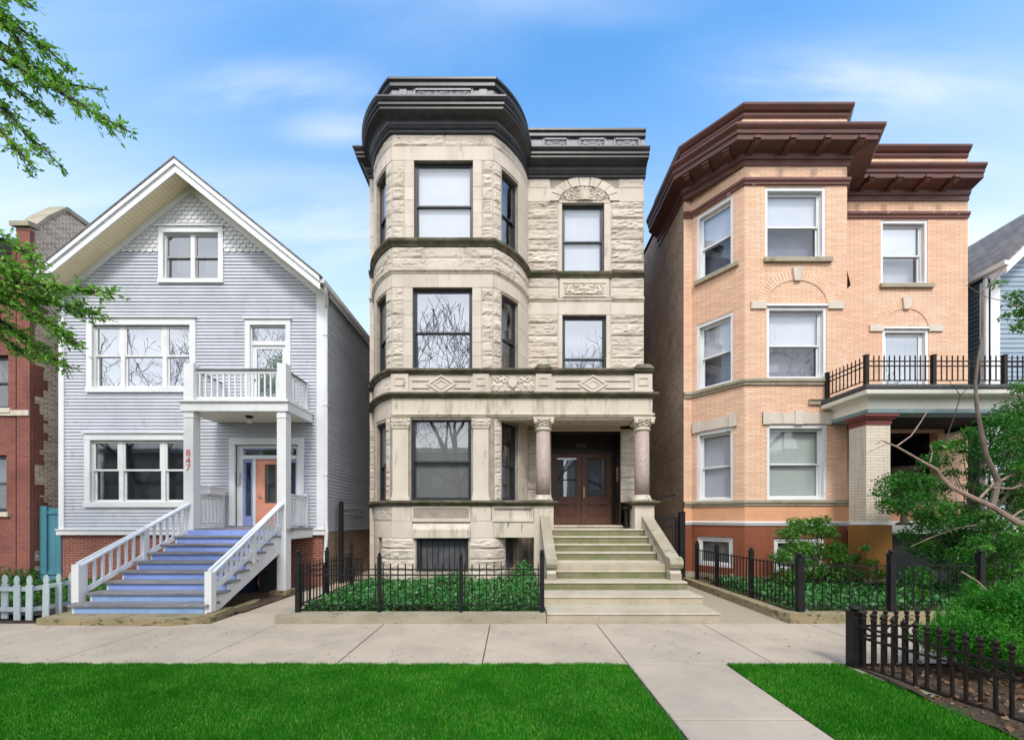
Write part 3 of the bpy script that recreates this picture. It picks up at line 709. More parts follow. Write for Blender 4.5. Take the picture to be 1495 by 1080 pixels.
for a, b in ((366.5, 370.5), (413, 417)): cbox(d, ge, fx(a), fx(b), FD[2], zb, -.19, -.08)
d.build('door_jamb', 'white_new', dr)
d = MB(); da, db = fx(370.5), fx(413); la, lb = fx(383), fx(402); lz0, lz1 = gZ(734), gZ(677)
for (a, b, c, e2) in ((da, la, FD[2], zb), (lb, db, FD[2], zb), (la, lb, FD[2], lz0), (la, lb, lz1, zb)): cbox(d, ge, a, b, c, e2, -.16, -.11)
cbox(d, ge, la + .0, lb, FD[2] + .12, lz0 - .12, -.115, -.098)
d.build('front_door', 'orange', dr)
p = MB()
for a, b, c, e2 in ((la, lb, lz0, lz1), (fx(355), fx(364), FD[2] + .28, zb - .09), (fx(419.5), fx(429), FD[2] + .28, zb - .09), (fx(352.5), fx(431.5), zt1 + .03, FD[3] - .13)):
    p.quad(ge.P(a, c, -.135), ge.P(b, c, -.135), ge.P(b, e2, -.135), ge.P(a, e2, -.135))
p.build('pane', 'glass', dr)
p = MB()   # leaded pattern of the door light
for q in (.18, .82): p.bar(ge.P(la + (lb - la) * q, lz0, -.128), ge.P(la + (lb - la) * q, lz1, -.128), .012, .008, Vector((0, 1, 0)))
for k in range(9):
    z = lz0 + (lz1 - lz0) * (k + .5) / 9
    for q in (0, .82): p.bar(ge.P(la + (lb - la) * q, z, -.128), ge.P(la + (lb - la) * (q + .18), z, -.128), .012, .008)
p.build('leaded_bars', 'brass', dr)
p = MB(); p.quad(ge.P(FD[0] - .1, FD[2], -.42), ge.P(FD[1] + .1, FD[2], -.42), ge.P(FD[1] + .1, FD[3] + .1, -.42), ge.P(FD[0] - .1, FD[3] + .1, -.42)); p.build('curtain', 'curtain_grey', dr)
p = MB(); c = ge.P(fx(375.5), gZ(724), -.085); p.lathe((c.x, c.z), [(.001, 0), (.035, 0), (.035, .012), (.012, .02), (.012, .05)], 10); p.bar((c.x, .055, c.z), (c.x + .1, .055, c.z), .022, .018)
kn = p.build('handle', 'steel', dr, True)
for v in kn.data.vertices: x, y, z = v.co; v.co = (x, DG + .11 - (z if abs(y - c.z) < .05 else y), y if abs(y - c.z) < .05 else z)
m = MB(); cbox(m, ge, fx(346), fx(349.5), gZ(707), gZ(690), -.06, .0); m.build('intercom', 'steel', dr)

# porch, balcony, columns
PC = 10.6; XL0, XL1, XR0, XR1 = -8.37, -8.12, -5.99, -5.76
ZD0, ZD1 = 4.70, 4.93
m = MB(); y0 = PC - .16
m.box(XL0 - .06, XR1 + .06, y0, y0 + .05, ZD0, ZD1); m.box(XL0 - .06, XL0 - .01, y0 + .05, DG - .03, ZD0, ZD1); m.box(XR1 + .01, XR1 + .06, y0 + .05, DG - .03, ZD0, ZD1)
m.box(XL0 - .09, XR1 + .09, y0 - .05, DG - .03, ZD1, ZD1 + .05)
bl = m.build('balcony', 'white', gh)
m = MB(); m.box(XL0 - .01, XR1 + .01, y0 + .05, DG - .03, ZD0 + .01, ZD0 + .03); m.build('balcony_ceiling', 'cream_ceiling', bl)
def railing(name, parent, a, b, z0, z1, zr0, zr1, pitch=.15, bw=.042, capmat='rail_cap', posts=()):
    """flat-topped porch rail; balusters, bottom rail and cap between two plan points"""
    a, b = Vector((a[0], a[1], 0)), Vector((b[0], b[1], 0)); d = b - a; n = max(2, int(d.length / pitch)); m = MB(); U = Vector((0, 0, 1))
    za = lambda t: z0 + (z1 - z0) * t; zb_ = lambda t: zr0 + (zr1 - zr0) * t
    m.bar(a + U * (za(0) + .03), b + U * (za(1) + .03), .05, .075); m.bar(a + U * (zb_(0) - .06), b + U * (zb_(1) - .06), .05, .075)
    for i in range(n):
        t = (i + .5) / n; p = a + d * t
        m.hexa([(p.x + sx * bw / 2, p.y + sy * bw / 2, za(t) + .05) for sx, sy in ((-1, -1), (1, -1), (1, 1), (-1, 1))] + [(p.x + sx * bw / 2, p.y + sy * bw / 2, zb_(t) - .07) for sx, sy in ((-1, -1), (1, -1), (1, 1), (-1, 1))])
    for t in posts:
        p = a + d * t; m.box(p.x - .055, p.x + .055, p.y - .055, p.y + .055, za(t) - .12, zb_(t) - .03)
    r = m.build(name, 'white_new', parent); m = MB()
    m.bar(a + U * zb_(0), b + U * zb_(1), .13, .038); m.build('rail_cap', capmat, r)
    return r
zr = 5.80
railing('railing', bl, (XL1, PC), (XR0, PC), 5.03, 5.03, zr, zr, .145, .036, 'tread')
railing('railing', bl, (XR1 - .115, PC + .11), (XR1 - .115, DG - .14), 5.03, 5.03, zr, zr, .145, .036, 'tread')
railing('railing', bl, (XL0 + .115, PC + .11), (XL0 + .115, DG - .14), 5.03, 5.03, zr, zr, .145, .036, 'tread')
for x in (XL0 + .115, XR1 - .115):
    m = MB(); m.box(x - .055, x + .055, DG - .14, DG - .03, 4.98, zr + .05); m.build('post', 'white_new', bl)
for a, b in ((XL0, XL1), (XR0, XR1)):
    m = MB(); m.box(a, b, PC - .13, PC + .11, .14 if a == XR0 else .2, ZD0); m.box(a - .012, b + .012, PC - .142, PC + .122, ZD0 - .16, ZD0 - .13)
    pcol = m.build('porch_column', 'white', gh)
    m = MB(); m.box(a, b, PC - .13, PC + .11, ZD1 + .05, zr + .13); m.build('newel_post', 'white', bl)
    if a == XL0:
        nb = text('house_number', '8', .24, ((a + b) / 2, PC - .133, wz(661.5, 10.47)), 'red_paint', pcol, .004)
        nb = text('house_number', '4', .24, ((a + b) / 2, PC - .133, wz(672.5, 10.47)), 'red_paint', pcol, .004)
        nb = text('house_number', '7', .24, ((a + b) / 2, PC - .133, wz(683, 10.47)), 'red_paint', pcol, .004)
# porch floor
ZF = 1.72
m = MB(); m.box(XL0 - .05, XR1 + .08, PC - .1, DG - .04, ZF - .06, ZF); pf = m.build('porch_floor', 'tread', gh)
m = MB(); m.box(XL0 - .03, XR1 + .06, PC + .112, PC + .16, 1.44, ZF - .062); m.box(XR1 + .0, XR1 + .05, PC + .16, DG - .03, 1.44, ZF - .062); m.box(XL0 - .03, XL0 + .02, PC + .16, DG - .03, 1.44, ZF - .062)
m.build('fascia', 'white', pf)
railing('porch_railing', pf, (XR1 - .115, PC + .11), (XR1 - .115, DG - .14), ZF + .08, ZF + .08, 2.60, 2.60, .12)
railing('porch_railing', pf, (XL0 + .115, PC + .11), (XL0 + .115, DG - .14), ZF + .08, ZF + .08, 2.60, 2.60, .12)
for x in (XL0 + .115, XR1 - .115):
    m = MB(); m.box(x - .055, x + .055, DG - .14, DG - .04, ZF, 2.68); m.build('post', 'white_new', pf)
# stairs
NR = 9; Zb = .13; rise = (ZF - Zb) / NR; Ys, Ye = 8.0, 10.44; run = (Ye - Ys) / (NR - 1)
eL = lambda y: -8.55 + (y - Ys) / (Ye - Ys) * .30
eR = lambda y: -5.98 + (y - Ys) / (Ye - Ys) * .03
st = bpy.data.objects.new('front_stairs', None); col.objects.link(st); st.parent = gh
for (ea, sgn) in ((eL, -1), (eR, 1)):   # white stringers
    m = MB(); pr = []
    for k in range(NR):
        y = Ys + run * k; z = Zb + rise * (k + 1) - .043; pr += [(y + .012, max(Zb, z - rise)), (y + .012, z)]
    pr += [(Ye + .06, ZF - .07), (Ye + .06, ZF - .62), (Ys + .36, Zb)]
    x = ea(Ys); dxs = ea(Ye) - ea(Ys); n = len(pr); off = lambda y: dxs * (y - Ys) / (Ye - Ys)
    A_ = [(x + off(y) - sgn * .02, y, z) for y, z in pr]; B_ = [(x + off(y) + sgn * .03, y, z) for y, z in pr]
    m.add(A_ + B_, [tuple(range(n)), tuple(range(n, 2 * n))] + [(q, (q + 1) % n, n + (q + 1) % n, n + q) for q in range(n)])
    m.build('stringer', 'white_new', st)
for k in range(NR):
    y = Ys + run * k; z = Zb + rise * k; m = MB()
    m.box(eL(y) + .025, eR(y) - .03, y, y + .025, z + .001, z + rise - .042); m.build('riser', 'stair_blue_low' if k < 2 else 'stair_blue', st)
    if k < NR - 1:
        m = MB(); m.box(eL(y) - .06, eR(y) + .075, y - .045, y + run + .02, z + rise - .042, z + rise); m.build('tread', 'tread', st)
# stair rails
for side, (pa, pb, za, zb2, ca, cb) in enumerate((((-8.73, 8.26), (-8.25, 10.5), .30, 1.62, 1.10, 2.42), ((-5.93, 8.06), (-5.88, 10.5), .36, 1.74, .98, 2.43))):
    A = Vector((pa[0], pa[1], 0)); B = Vector((pb[0], pb[1], 0)); d = (B - A); U = Vector((0, 0, 1)); m = MB()
    lo = lambda t: za + .12 + (zb2 - za) * t; hi = lambda t: ca - .02 + (cb - ca) * t
    m.bar(A + U * lo(.02), B + U * lo(.97), .045, .095); m.bar(A + U * (hi(.02) - .05), B + U * (hi(.97) - .05), .045, .085)
    n = 15
    for i in range(n):
        t = (i + .9) / (n + .6); p = A + d * t
        if abs(t - .53) < .028: continue
        m.hexa([(p.x + sx * .021, p.y + sy * .021, lo(t)) for sx, sy in ((-1, -1), (1, -1), (1, 1), (-1, 1))] + [(p.x + sx * .021, p.y + sy * .021, hi(t) - .05) for sx, sy in ((-1, -1), (1, -1), (1, 1), (-1, 1))])
    rl = m.build('stair_railing', 'white_new', gh)
    m = MB(); m.bar(A + U * hi(-.05), B + U * hi(.965), .15, .04); m.build('rail_cap', 'rail_cap', rl)
    for t, w in ((0, .145 if side == 0 else .135), (.53, .10)):
        p = A + d * t; m = MB()
        m.box(p.x - w / 2, p.x + w / 2, p.y - w / 2 + .02, p.y + w / 2 + .02, (Zb + (.17 if side == 0 else .02)) if t == 0 else lo(t) - .26, hi(t) - .02); m.build('newel_post', 'white', rl)

mb_ = MB()   # letter box on the porch rail
mb_.box(-8.40, -8.10, 11.02, 11.60, 2.63, 2.83)
mb_.prism([(-8.42, 11.0, 2.83), (-8.08, 11.0, 2.80), (-8.08, 11.0, 2.83), (-8.42, 11.0, 2.88)], (0, .62, 0)); mb_.box(-8.36, -8.14, 11.06, 11.56, 2.60, 2.63)
tag(mb_.build('mailbox', 'white', None), 'white metal mailbox on the porch rail beside the coral front door', 'mailbox')
t = thing('ceiling_lamp', 'small glass ceiling lamp under the balcony above the front stairs', 'lamp'); t.location = (wx(364, 11.0), 11.0, 4.705)
m = MB(); m.lathe((0, 0), [(.10, 0), (.10, -.02), (.06, -.045), (.05, -.06)], 14); m.build('base', 'iron', t, True)
m = MB(); m.lathe((0, 0), [(.05, -.055), (.085, -.08), (.09, -.13), (.06, -.18), (.001, -.19)], 14); m.build('lamp_shade', 'lamp_glass', t, True)
# bins under the stairs
def bin_(name, label, x, y, w, h, mat):
    t = thing(name, label, 'trash bin'); t.location = (x, y, .02); m = MB(); a, b = w * .38, w * .5
    m.hexa([(-a, -a, 0), (a, -a, 0), (a, a, 0), (-a, a, 0), (-b, -b, h * .9), (b, -b, h * .9), (b, b, h * .9), (-b, b, h * .9)]); m.box(-b - .02, b + .02, -b - .025, -b, h * .82, h * .9); m.build('body', mat, t)
    m = MB(); m.hexa([(-b - .03, -b - .05, h * .9 + .002), (b + .03, -b - .05, h * .9 + .002), (b + .03, b + .03, h * .9 + .002), (-b - .03, b + .03, h * .9 + .002), (-b * .8, -b * .8, h), (b * .8, -b * .8, h), (b * .8, b * .8, h), (-b * .8, b * .8, h)]); m.build('lid', mat, t)
    for s in (-1, 1):
        m = MB(); m.tube([(s * (a - .02) - .02, a + .02, .1), (s * (a - .02) + .02, a + .02, .1)], .1, 12); m.build('wheel', 'iron', t)
bin_('trash_bin', 'grey plastic trash bin standing behind the white porch column', wx(399, 11.2), 11.2, .56, .95, 'bin_grey')
bin_('recycling_bin', 'dark blue bin in the shade beneath the blue stairs', wx(352, 10.8), 10.9, .52, .6, 'bin_blue')

# ================================================================== GREYSTONE (number 845)
gs = thing('greystone_house', 'three-storey pale limestone greystone with rounded bay, black cornice and columned entrance porch', 'house', 'houses along the street')
DB, DM = 11.5, 13.0
A0, A1 = radians(42), radians(79); K1, K2 = sin(A1) - sin(A0), cos(A0) - cos(A1)
sxR, sxL, sy_ = 1.02 / K1, .98 / K1, 1.5 / K2
lsl = Line((-4.5, DM), (-4.34, DM)); la_ = Arc(-3.36, DB, sxL, sy_, A0, A1, -1); lf = Line((-3.36, DB), (-.53, DB)); ra_ = Arc(-.53, DB, sxR, sy_, A0, A1, 1); lm = Line((.49, DM), (4.17, DM))
go = Outline([lsl, la_, lf, ra_, lm]); uL0, uL1 = go.st[1], go.st[2]; uR0, uR1 = go.st[3], go.st[4]; uE = go.len
uF = lambda px: uL1 + wx(px, DB) + 3.36
uM = lambda px: uR1 + wx(px, DM) - .49
def uAr(deg): return uR0 + (radians(deg) - A0) / (A1 - A0) * ra_.len
def uAl(deg): return uL1 - (radians(deg) - A0) / (A1 - A0) * la_.len
F3 = (uF(604.5), uF(690.5), 9.75, 11.97); F2 = (uF(602.5), uF(689.5), 6.13, 8.42); F1 = (uF(600), uF(688), 2.47, 4.79)
BW = (uF(608), uF(683.5), .48, 1.42)
arcR, arcL = (uAr(48), uAr(62.5)), (uAl(62.5), uAl(48))
M3 = (uM(820.5), uM(882), 9.75, 11.93); M2 = (uM(821), uM(885), 6.13, 8.38)
ENT = (uM(804.6), uM(906), 1.74, 4.72, .8)
BR = (uAr(51), uAr(62), .5, 1.42); BLw = (uAl(58), uAl(53), .1, 1.42)
sh = [F3, F2, F1, BW, M3, M2, ENT, BR, BLw]
for a in (arcR, arcL):
    for z in ((9.75, 11.9), (6.13, 8.36), (2.47, 4.72)): sh.append((a[0], a[1], z[0], z[1]))
m = MB(); wall_grid(m, go, 0, uE, 0, 12.9, sh, .16); m.build('wall', 'stone_joint', gs)
mr, ms = MB(), MB()
def lin(a, b, n): return [a + (b - a) * i / n for i in range(n + 1)]
for (f, ar, al, zt, zb, nn) in ((F3, arcR, arcL, 11.97, 9.75, 6), (F2, arcR, arcL, 8.42, 6.13, 6)):
    zs = lin(zb, zt, nn)
    courses(mr, ms, go, [(uL1, f[0] - .26, 'r'), (f[0] - .26, f[0], 's'), (f[1], f[1] + .25, 's'), (f[1] + .25, uR0, 'r')], zs, 1.0)
    courses(mr, ms, go, [(uR0, ar[0] - .03, 'r'), (ar[1], uR1, 's'), (uL0, al[0], 's'), (al[1] + .03, uL1, 'r'), (0, uL0, 's')], zs, 1.2, amp=.05)
for z0, z1 in ((11.97, 12.36), (8.42, 8.80)): courses(mr, ms, go, [(0, uL0, 's'), (uL0, uL1, 's'), (uL1, uR0, 's'), (uR0, uR1, 's')], [z0, z1], 1.6)
courses(mr, ms, go, [(0, uL0, 's'), (uL0, uL1, 'r'), (uL1, uR0, 'r'), (uR0, uR1, 'r')], [12.36, 12.7], 1.4, amp=.035)
courses(mr, ms, go, [(0, uL0, 's'), (uL0, uL1, 'r'), (uL1, uR0, 'r'), (uR0, uR1, 'r')], [8.93, 9.24, 9.56], 1.1, amp=.05)
# right-hand main wall
a0, a1, b0, b1 = uM(815), M3[0], M3[1], uM(891.5)
zs = [9.75, 10.02, 10.4, 10.75, 11.08, 11.42, 11.75, 11.97]
courses(mr, ms, go, [(uR1, a0, 'r'), (b1, uE, 'r')], zs, 2.4, amp=.085)
courses(mr, ms, go, [(a0, a1, 's'), (b0, b1, 's')], [9.75, 10.9, 11.97], 2)
courses(mr, ms, go, [(uR1, uM(812), 's'), (uM(894), uE, 's')], [11.97, 12.38], 2)
courses(mr, ms, go, [(uR1, uM(803), 'r'), (uM(903), uE, 'r')], [12.38, 12.7], 1.1, amp=.04)
courses(mr, ms, go, [(uR1, a0, 'r'), (b1, uE, 'r')], [8.93, 9.24, 9.58], 2.4, amp=.05)
courses(mr, ms, go, [(uR1, uM(815), 's'), (uM(815), b1, 's'), (b1, uE, 's')], [8.40, 8.80], 2.4)
zs = [5.6, 5.95, 6.35, 6.7, 7.02, 7.4, 7.72, 8.12, 8.40]
courses(mr, ms, go, [(uR1, a0, 'r'), (b1, uE, 'r')], zs, 2.4, amp=.085)
courses(mr, ms, go, [(a0, M2[0], 's'), (M2[1], b1, 's')], [6.0, 7.2, 8.40], 2)
# first storey
zs = lin(2.47, 4.8, 6)
courses(mr, ms, go, [(uR0 + .04, arcR[0] - .03, 'r'), (arcR[1], uR1, 's'), (uL0, arcL[0], 's'), (arcL[1] + .03, uL1 - .08, 'r'), (0, uL0, 'r'), (uR1, ENT[0], 'r'), (ENT[1], uE, 'r')], zs, 1.3, amp=.045)
courses(mr, ms, go, [(ENT[0], ENT[1], 's')], [4.72, 5.0], 1.2)
courses(mr, ms, go, [(0, uL0, 's'), (uL0, uL1, 's'), (uR0, uR1, 's')], [4.8, 5.32], 2)
courses(mr, ms, go, [(0, uL0, 's'), (uL0, uL1, 'r')], [5.47, 5.97], 1.5, amp=.03)
# basement and plinth
courses(mr, ms, go, [(0, uL0, 's'), (uL0, uL1, 'r'), (uL1, uF(600), 's'), (uF(688), uF(717), 's'), (uR0, uR1, 's')], [1.9, 2.32], 1.5, amp=.05)
zs = [0.1, .5, .82, 1.12, 1.42]
courses(mr, ms, go, [(0, uL0, 's'), (BLw[1] + .02, BW[0] - .03, 'r'), (BW[1] + .03, BR[0] - .02, 'r'), (BR[1], uR1, 's')], zs, 1.2, amp=.06)
courses(mr, ms, go, [(uL0, BLw[0], 's')], zs, 1.2)
courses(mr, ms, go, [(0, uL0, 's'), (uL0, uL1, 's'), (uL1, uF(602), 's'), (uF(687), uR0, 's'), (uR0, uR1, 's')], [1.42, 1.9], 1.6)
courses(mr, ms, go, [(uL1 + .01, uR0 - .01, 's')], [.02, .1], 1.6)
mr.build('rockface_stone', 'stone_rough', gs); ms.build('ashlar_stone', 'stone', gs)
# mossy string courses
def band(name, z0, z1, out, a=None, b=None, mat='moss_stone', ol=go):
    h = z1 - z0; m = MB()
    sweep(m, ol.path(a, b), [(-.02, z0), (out * .35, z0), (out * .5, z0 + h * .25), (out * .8, z0 + h * .42), (out, z0 + h * .6), (out, z0 + h * .9), (out - .015, z1), (-.02, z1 + .012)])
    return m.build(name, mat, gs)
band('sill_course', 9.56, 9.75, .13, 0, a0 - .04); band('sill_course', 9.56, 9.75, .13, b1 + .04, uE); band('sill_course', 9.54, 9.74, .10, a0 - .04, b1 + .04)
band('string_course', 8.80, 8.93, .08, 0, a0 - .04, 'stain_stone'); band('string_course', 8.80, 8.93, .08, b1 + .04, uE, 'stain_stone'); band('string_course', 8.785, 8.90, .05, a0 - .04, b1 + .04, 'stain_stone')
# porch front plane joined to the bay: its own outline
po = Outline([lsl, la_, Line((-3.36, DB), (3.92, DB)), Line((3.92, DB), (3.92, DM))]); puF = uF; puE = po.st[3]
band('parapet_cap', 5.98, 6.13, .14, None, puE, ol=po); band('ledge', 5.32, 5.47, .15, None, None, ol=po); band('architrave_shelf', 4.80, 4.90, .06, po.st[2], None, 'stain_stone', ol=po)
m = MB(); m.box(-3.35, 3.92, DB - .022, DB + .35, 4.905, 5.32); m.box(3.58, 3.915, DB + .35, DM, 4.905, 5.32)
m.box(-3.3, 3.90, DB + .03, DB + .33, 4.74, 4.80); m.build('entablature', 'stain_stone', gs)
m = MB(); m.box(-.5, 3.6, DB + .33, DM, 4.88, 4.93); m.build('porch_ceiling', 'stain_stone', gs)
m = MB(); m.box(-.5, 3.9, DB + .1, DM, 5.33, 5.40); m.box(-.5, 3.9, DB + .1, DB + .3, 5.40, 5.98); m.box(3.6, 3.9, DB + .3, DM, 5.40, 5.98); m.build('porch_roof', 'stain_stone', gs)
# parapet panels
m = MB(); bay = Outline([Line((-3.36, DB), (3.92, DB))]); bU = lambda px: wx(px, DB) + 3.36
cbox(m, bay, 0.005, 7.28, 5.465, 5.985, -.1, .02)
for px0, px1 in ((572, 597), (690.5, 714), (782, 805), (925.5, 951)):
    a, b = bU(px0), bU(px1)
    cbox(m, bay, a, b, 5.46, 5.985, 0, .075); cbox(m, bay, a - .02, b + .02, 5.46, 5.54, 0, .095)
    cbox(m, bay, a + .1, b - .1, 5.66, 5.68, .075, .095); cbox(m, bay, a + .1, b - .1, 5.86, 5.88, .075, .095); cbox(m, bay, a + .1, a + .12, 5.68, 5.86, .075, .095); cbox(m, bay, b - .12, b - .1, 5.68, 5.86, .075, .095)
for px0, px1 in ((602, 687), (811, 920)):
    a, b = bU(px0), bU(px1); c = (a + b) / 2
    for (p, q) in ((a, c - .34), (c + .34, b)): cbox(m, bay, p, q, 5.80, 5.83, .01, .05); cbox(m, bay, p, q, 5.60, 5.625, .01, .05)
    for r0, r1, o in ((.21, .27, .046), (.10, .15, .036)):   # lozenge
        for k in range(4):
            t0, t1 = pi / 2 * k, pi / 2 * (k + 1); f = 1.55
            q = [(c + cos(t0) * r0 * f, 5.715 + sin(t0) * r0), (c + cos(t1) * r0 * f, 5.715 + sin(t1) * r0), (c + cos(t1) * r1 * f, 5.715 + sin(t1) * r1), (c + cos(t0) * r1 * f, 5.715 + sin(t0) * r1)]
            m.prism([bay.P(u, z, 0) for u, z in q], (0, -o, 0))
pp = m.build('parapet', 'stone', gs)
m = MB(); carve(m, bay, bU(717), bU(780), 5.49, 5.95, .024, .06, 3.3, 6.5); c = bU(748.5)
m.prism([bay.P(c + cos(2 * pi * k / 24) * .12, 5.76 + sin(2 * pi * k / 24) * (.12 if k < 13 else .15), .0) for k in range(24)], (0, -.10, 0)); m.build('carved_shield_panel', 'stone', pp)
for px0, px1 in ((573, 596.5), (691.5, 713.5), (781.5, 804.5), (926, 951.5)):   # small blocks on the parapet cap
    m = MB(); a, b = wx(px0, DB), wx(px1, DB); m.hexa([(a - .03, DB - .17, 6.12), (b + .03, DB - .17, 6.12), (b + .03, DB + .25, 6.12), (a - .03, DB + .25, 6.12), (a + .06, DB - .05, 6.27), (b - .06, DB - .05, 6.27), (b - .06, DB + .2, 6.27), (a + .06, DB + .2, 6.27)])
    if px0 > 720: m.build('cap_block', 'moss_stone', pp)
# pilasters either side of the bay window
for px0, px1 in ((571, 600), (688, 716.5)):
    a, b = wx(px0, DB), wx(px1, DB); m = MB()
    m.box(a + .06, b - .06, DB - .07, DB + .02, 2.68, 4.50); m.box(a + .04, b - .04, DB - .095, DB + .02, 4.48, 4.53)
    m.box(a + .02, b - .02, DB - .1, DB + .02, 2.46, 2.56); m.box(a + .05, b - .05, DB - .085, DB + .02, 2.56, 2.68)
    pl = m.build('pilaster', 'stone', gs); m = MB(); oo = Outline([Line((a + .01, DB), (b - .01, DB))])
    carve(m, oo, 0, oo.len, 4.53, 4.755, .07, .05, 8.1, 9); m.box(a + .03, b - .03, DB - .07, DB + .02, 4.53, 4.755); m.build('capital', 'stone_rough', pl)
# water table, panels below
band('water_table', 2.32, 2.47, .13, None, bU(809) - 0 + po.st[2], ol=po)
m = MB()
for px0, px1 in ((601, 687), (718.5, 779)):
    a, b = bU(px0), bU(px1)
    cbox(m, bay, a, b, 1.9, 2.32, -.1, -.04); cbox(m, bay, a, b, 1.88, 1.97, -.04, .03); cbox(m, bay, a, b, 2.26, 2.32, -.04, .02); cbox(m, bay, a, a + .05, 1.97, 2.26, -.04, .02); cbox(m, bay, b - .05, b, 1.97, 2.26, -.04, .02)
m.build('apron_panel', 'stone', gs)
m = MB(); cbox(m, bay, bU(603), bU(687), 1.43, 1.66, -.05, .10); m.prism([bay.P(bU(603), 1.66, .1), bay.P(bU(603), 1.82, .012), bay.P(bU(603), 1.66, .0)], (bU(687) - bU(603), 0, 0))
m.box(-.5, .62, DB + .0, DB + .5, 1.44, 1.88); m.build('basement_lintel', 'stain_stone', gs)
# lunette over the top right window
m = MB(); uc = uM(853); zc = 11.97; a, b = .80, .47
for k in range(9):
    t0, t1 = pi * k / 9 + .012, pi * (k + 1) / 9 - .012; pr = []
    for t in (t0, (t0 + t1) / 2, t1): pr.append((uc + cos(t) * a, zc + sin(t) * b))
    for t in (t1, (t0 + t1) / 2, t0): pr.append((uc + cos(t) * (a + .30), min(12.69, zc + sin(t) * (b + .27))))
    m.prism([go.P(u, z, -.02) for u, z in pr], (0, -.075 - .01 * (k % 2), 0))
m.build('arch_stones', 'stone', gs)
m = MB(); carve(m, go, uc - a + .02, uc + a - .02, zc, zc + b, -.005, .07, 5.2, 6.0, lambda u, z: ((u - uc) / (a - .02)) ** 2 + ((z - zc) / (b - .01)) ** 2 < 1)
cbox(m, go, uc - a, uc + a, 11.925, 11.985, -.1, .03)
vs = []; fs = []; nr, na = 5, 56    # fluted shell at the centre
for i in range(nr + 1):
    for k in range(na + 1):
        t = pi * k / na; r = i / nr; vs.append(go.P(uc + cos(t) * .27 * r, zc + .015 + sin(t) * .34 * r, .06 + .022 * r * cos(18 * t) + .03 * (1 - r)))
for i in range(nr):
    for k in range(na): q = i * (na + 1) + k; fs.append((q, q + 1, q + na + 2, q + na + 1))
m.add(vs, fs)
m.build('carved_lunette', 'stone', gs)
m = MB(); cbox(m, go, uM(817), uM(889), 8.93, 9.54, 0, .022); cbox(m, go, uM(822), uM(884), 9.38, 9.42, .022, .045); cbox(m, go, uM(822), uM(884), 8.96, 9.0, .022, .045)
carve(m, go, uM(824), uM(881), 9.02, 9.34, .025, .06, 9.4, 6.5); m.build('carved_panel', 'stone', gs)
# windows
dk = dict(frame='black_frame', sash='black_frame', fw=.055, sw=.045, rec=.10)
window(gs, go, *F3, meet=.46, blind=1, blind_mat='blind_white', glass='glass', label='wide black top-storey window with white blind lowered', **dk)
window(gs, go, *F2, meet=.47, glass='glass_mirror', back='curtain_grey', label='wide black window reflecting bare branches', **dk)
window(gs, go, *F1, meet=.47, glass='glass', blind=1, blind_mat='blind_tan', label='wide black ground-storey window with slatted blind', **dk)
window(gs, go, *M3, meet=.47, blind=1, blind_mat='blind_white', **dk); window(gs, go, *M2, meet=.40, glass='glass_mirror', back='curtain_grey', **dk)
for a in (arcR, arcL):
    for i, z in enumerate(((9.75, 11.9), (6.13, 8.36), (2.47, 4.72))):
        lft = a is arcL
        window(gs, go, a[0], a[1], z[0], z[1], meet=.45, blind=(1 if i == 0 else (.6 if i < 2 else .5)) if lft else 0, blind_mat='blind_white' if i == 0 else 'blind_slat', back='curtain_grey' if i < 2 else 'curtain_dark', glass='glass', label='narrow curved window at the bay corner', **dk)
m = MB(); cbox(m, go, BW[0], BW[0] + .09, BW[2], BW[3], -.16, -.06); cbox(m, go, BW[1] - .05, BW[1], BW[2], BW[3], -.16, -.06); cbox(m, go, BW[0] + .09, BW[1] - .05, BW[2], BW[2] + .07, -.16, -.06); cbox(m, go, BW[0] + .09, BW[1] - .05, BW[3] - .05, BW[3], -.16, -.06)
w = m.build('basement_window', 'black_frame', gs); w['label'] = 'black barred basement window'
m = MB()
for k in range(9): u = BW[0] + .12 + (BW[1] - BW[0] - .2) * k / 8; m.bar(go.P(u, BW[2] + .05, -.10), go.P(u, BW[3] - .05, -.10), .016, .016, Vector((0, 1, 0)))
m.build('window_bars', 'iron', w)
m = MB(); m.quad(go.P(BW[0], BW[2], -.15), go.P(BW[1], BW[2], -.15), go.P(BW[1], BW[3], -.15), go.P(BW[0], BW[3], -.15)); m.build('pane', 'curtain_dark', w)
for b_ in (BR, BLw):
    m = MB(); cbox(m, go, b_[0], b_[1], b_[2], b_[3], -.22, -.16); m.build('basement_window', 'curtain_dark', gs)
# entrance
ed = Outline([Line((wx(804.6, DM), DM + .8), (wx(906, DM), DM + .8))]); EL = ed.len; Z0 = 1.75; ZT = 4.16
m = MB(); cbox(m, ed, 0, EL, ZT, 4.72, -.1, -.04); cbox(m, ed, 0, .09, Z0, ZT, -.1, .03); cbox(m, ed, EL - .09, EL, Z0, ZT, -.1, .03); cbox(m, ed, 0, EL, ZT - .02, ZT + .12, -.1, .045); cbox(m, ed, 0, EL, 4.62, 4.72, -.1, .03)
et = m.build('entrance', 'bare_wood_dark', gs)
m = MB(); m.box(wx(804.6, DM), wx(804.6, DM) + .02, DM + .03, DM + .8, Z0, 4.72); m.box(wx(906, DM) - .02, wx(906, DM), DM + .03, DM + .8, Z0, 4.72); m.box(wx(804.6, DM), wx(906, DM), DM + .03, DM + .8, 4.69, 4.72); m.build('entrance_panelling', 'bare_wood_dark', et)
text('house_number', '845', .21, (ed.P(EL * .5, 0, .0).x, DM + .8 + .035, 4.40), 'gold', et, .004)
hw = (EL - .18) / 2
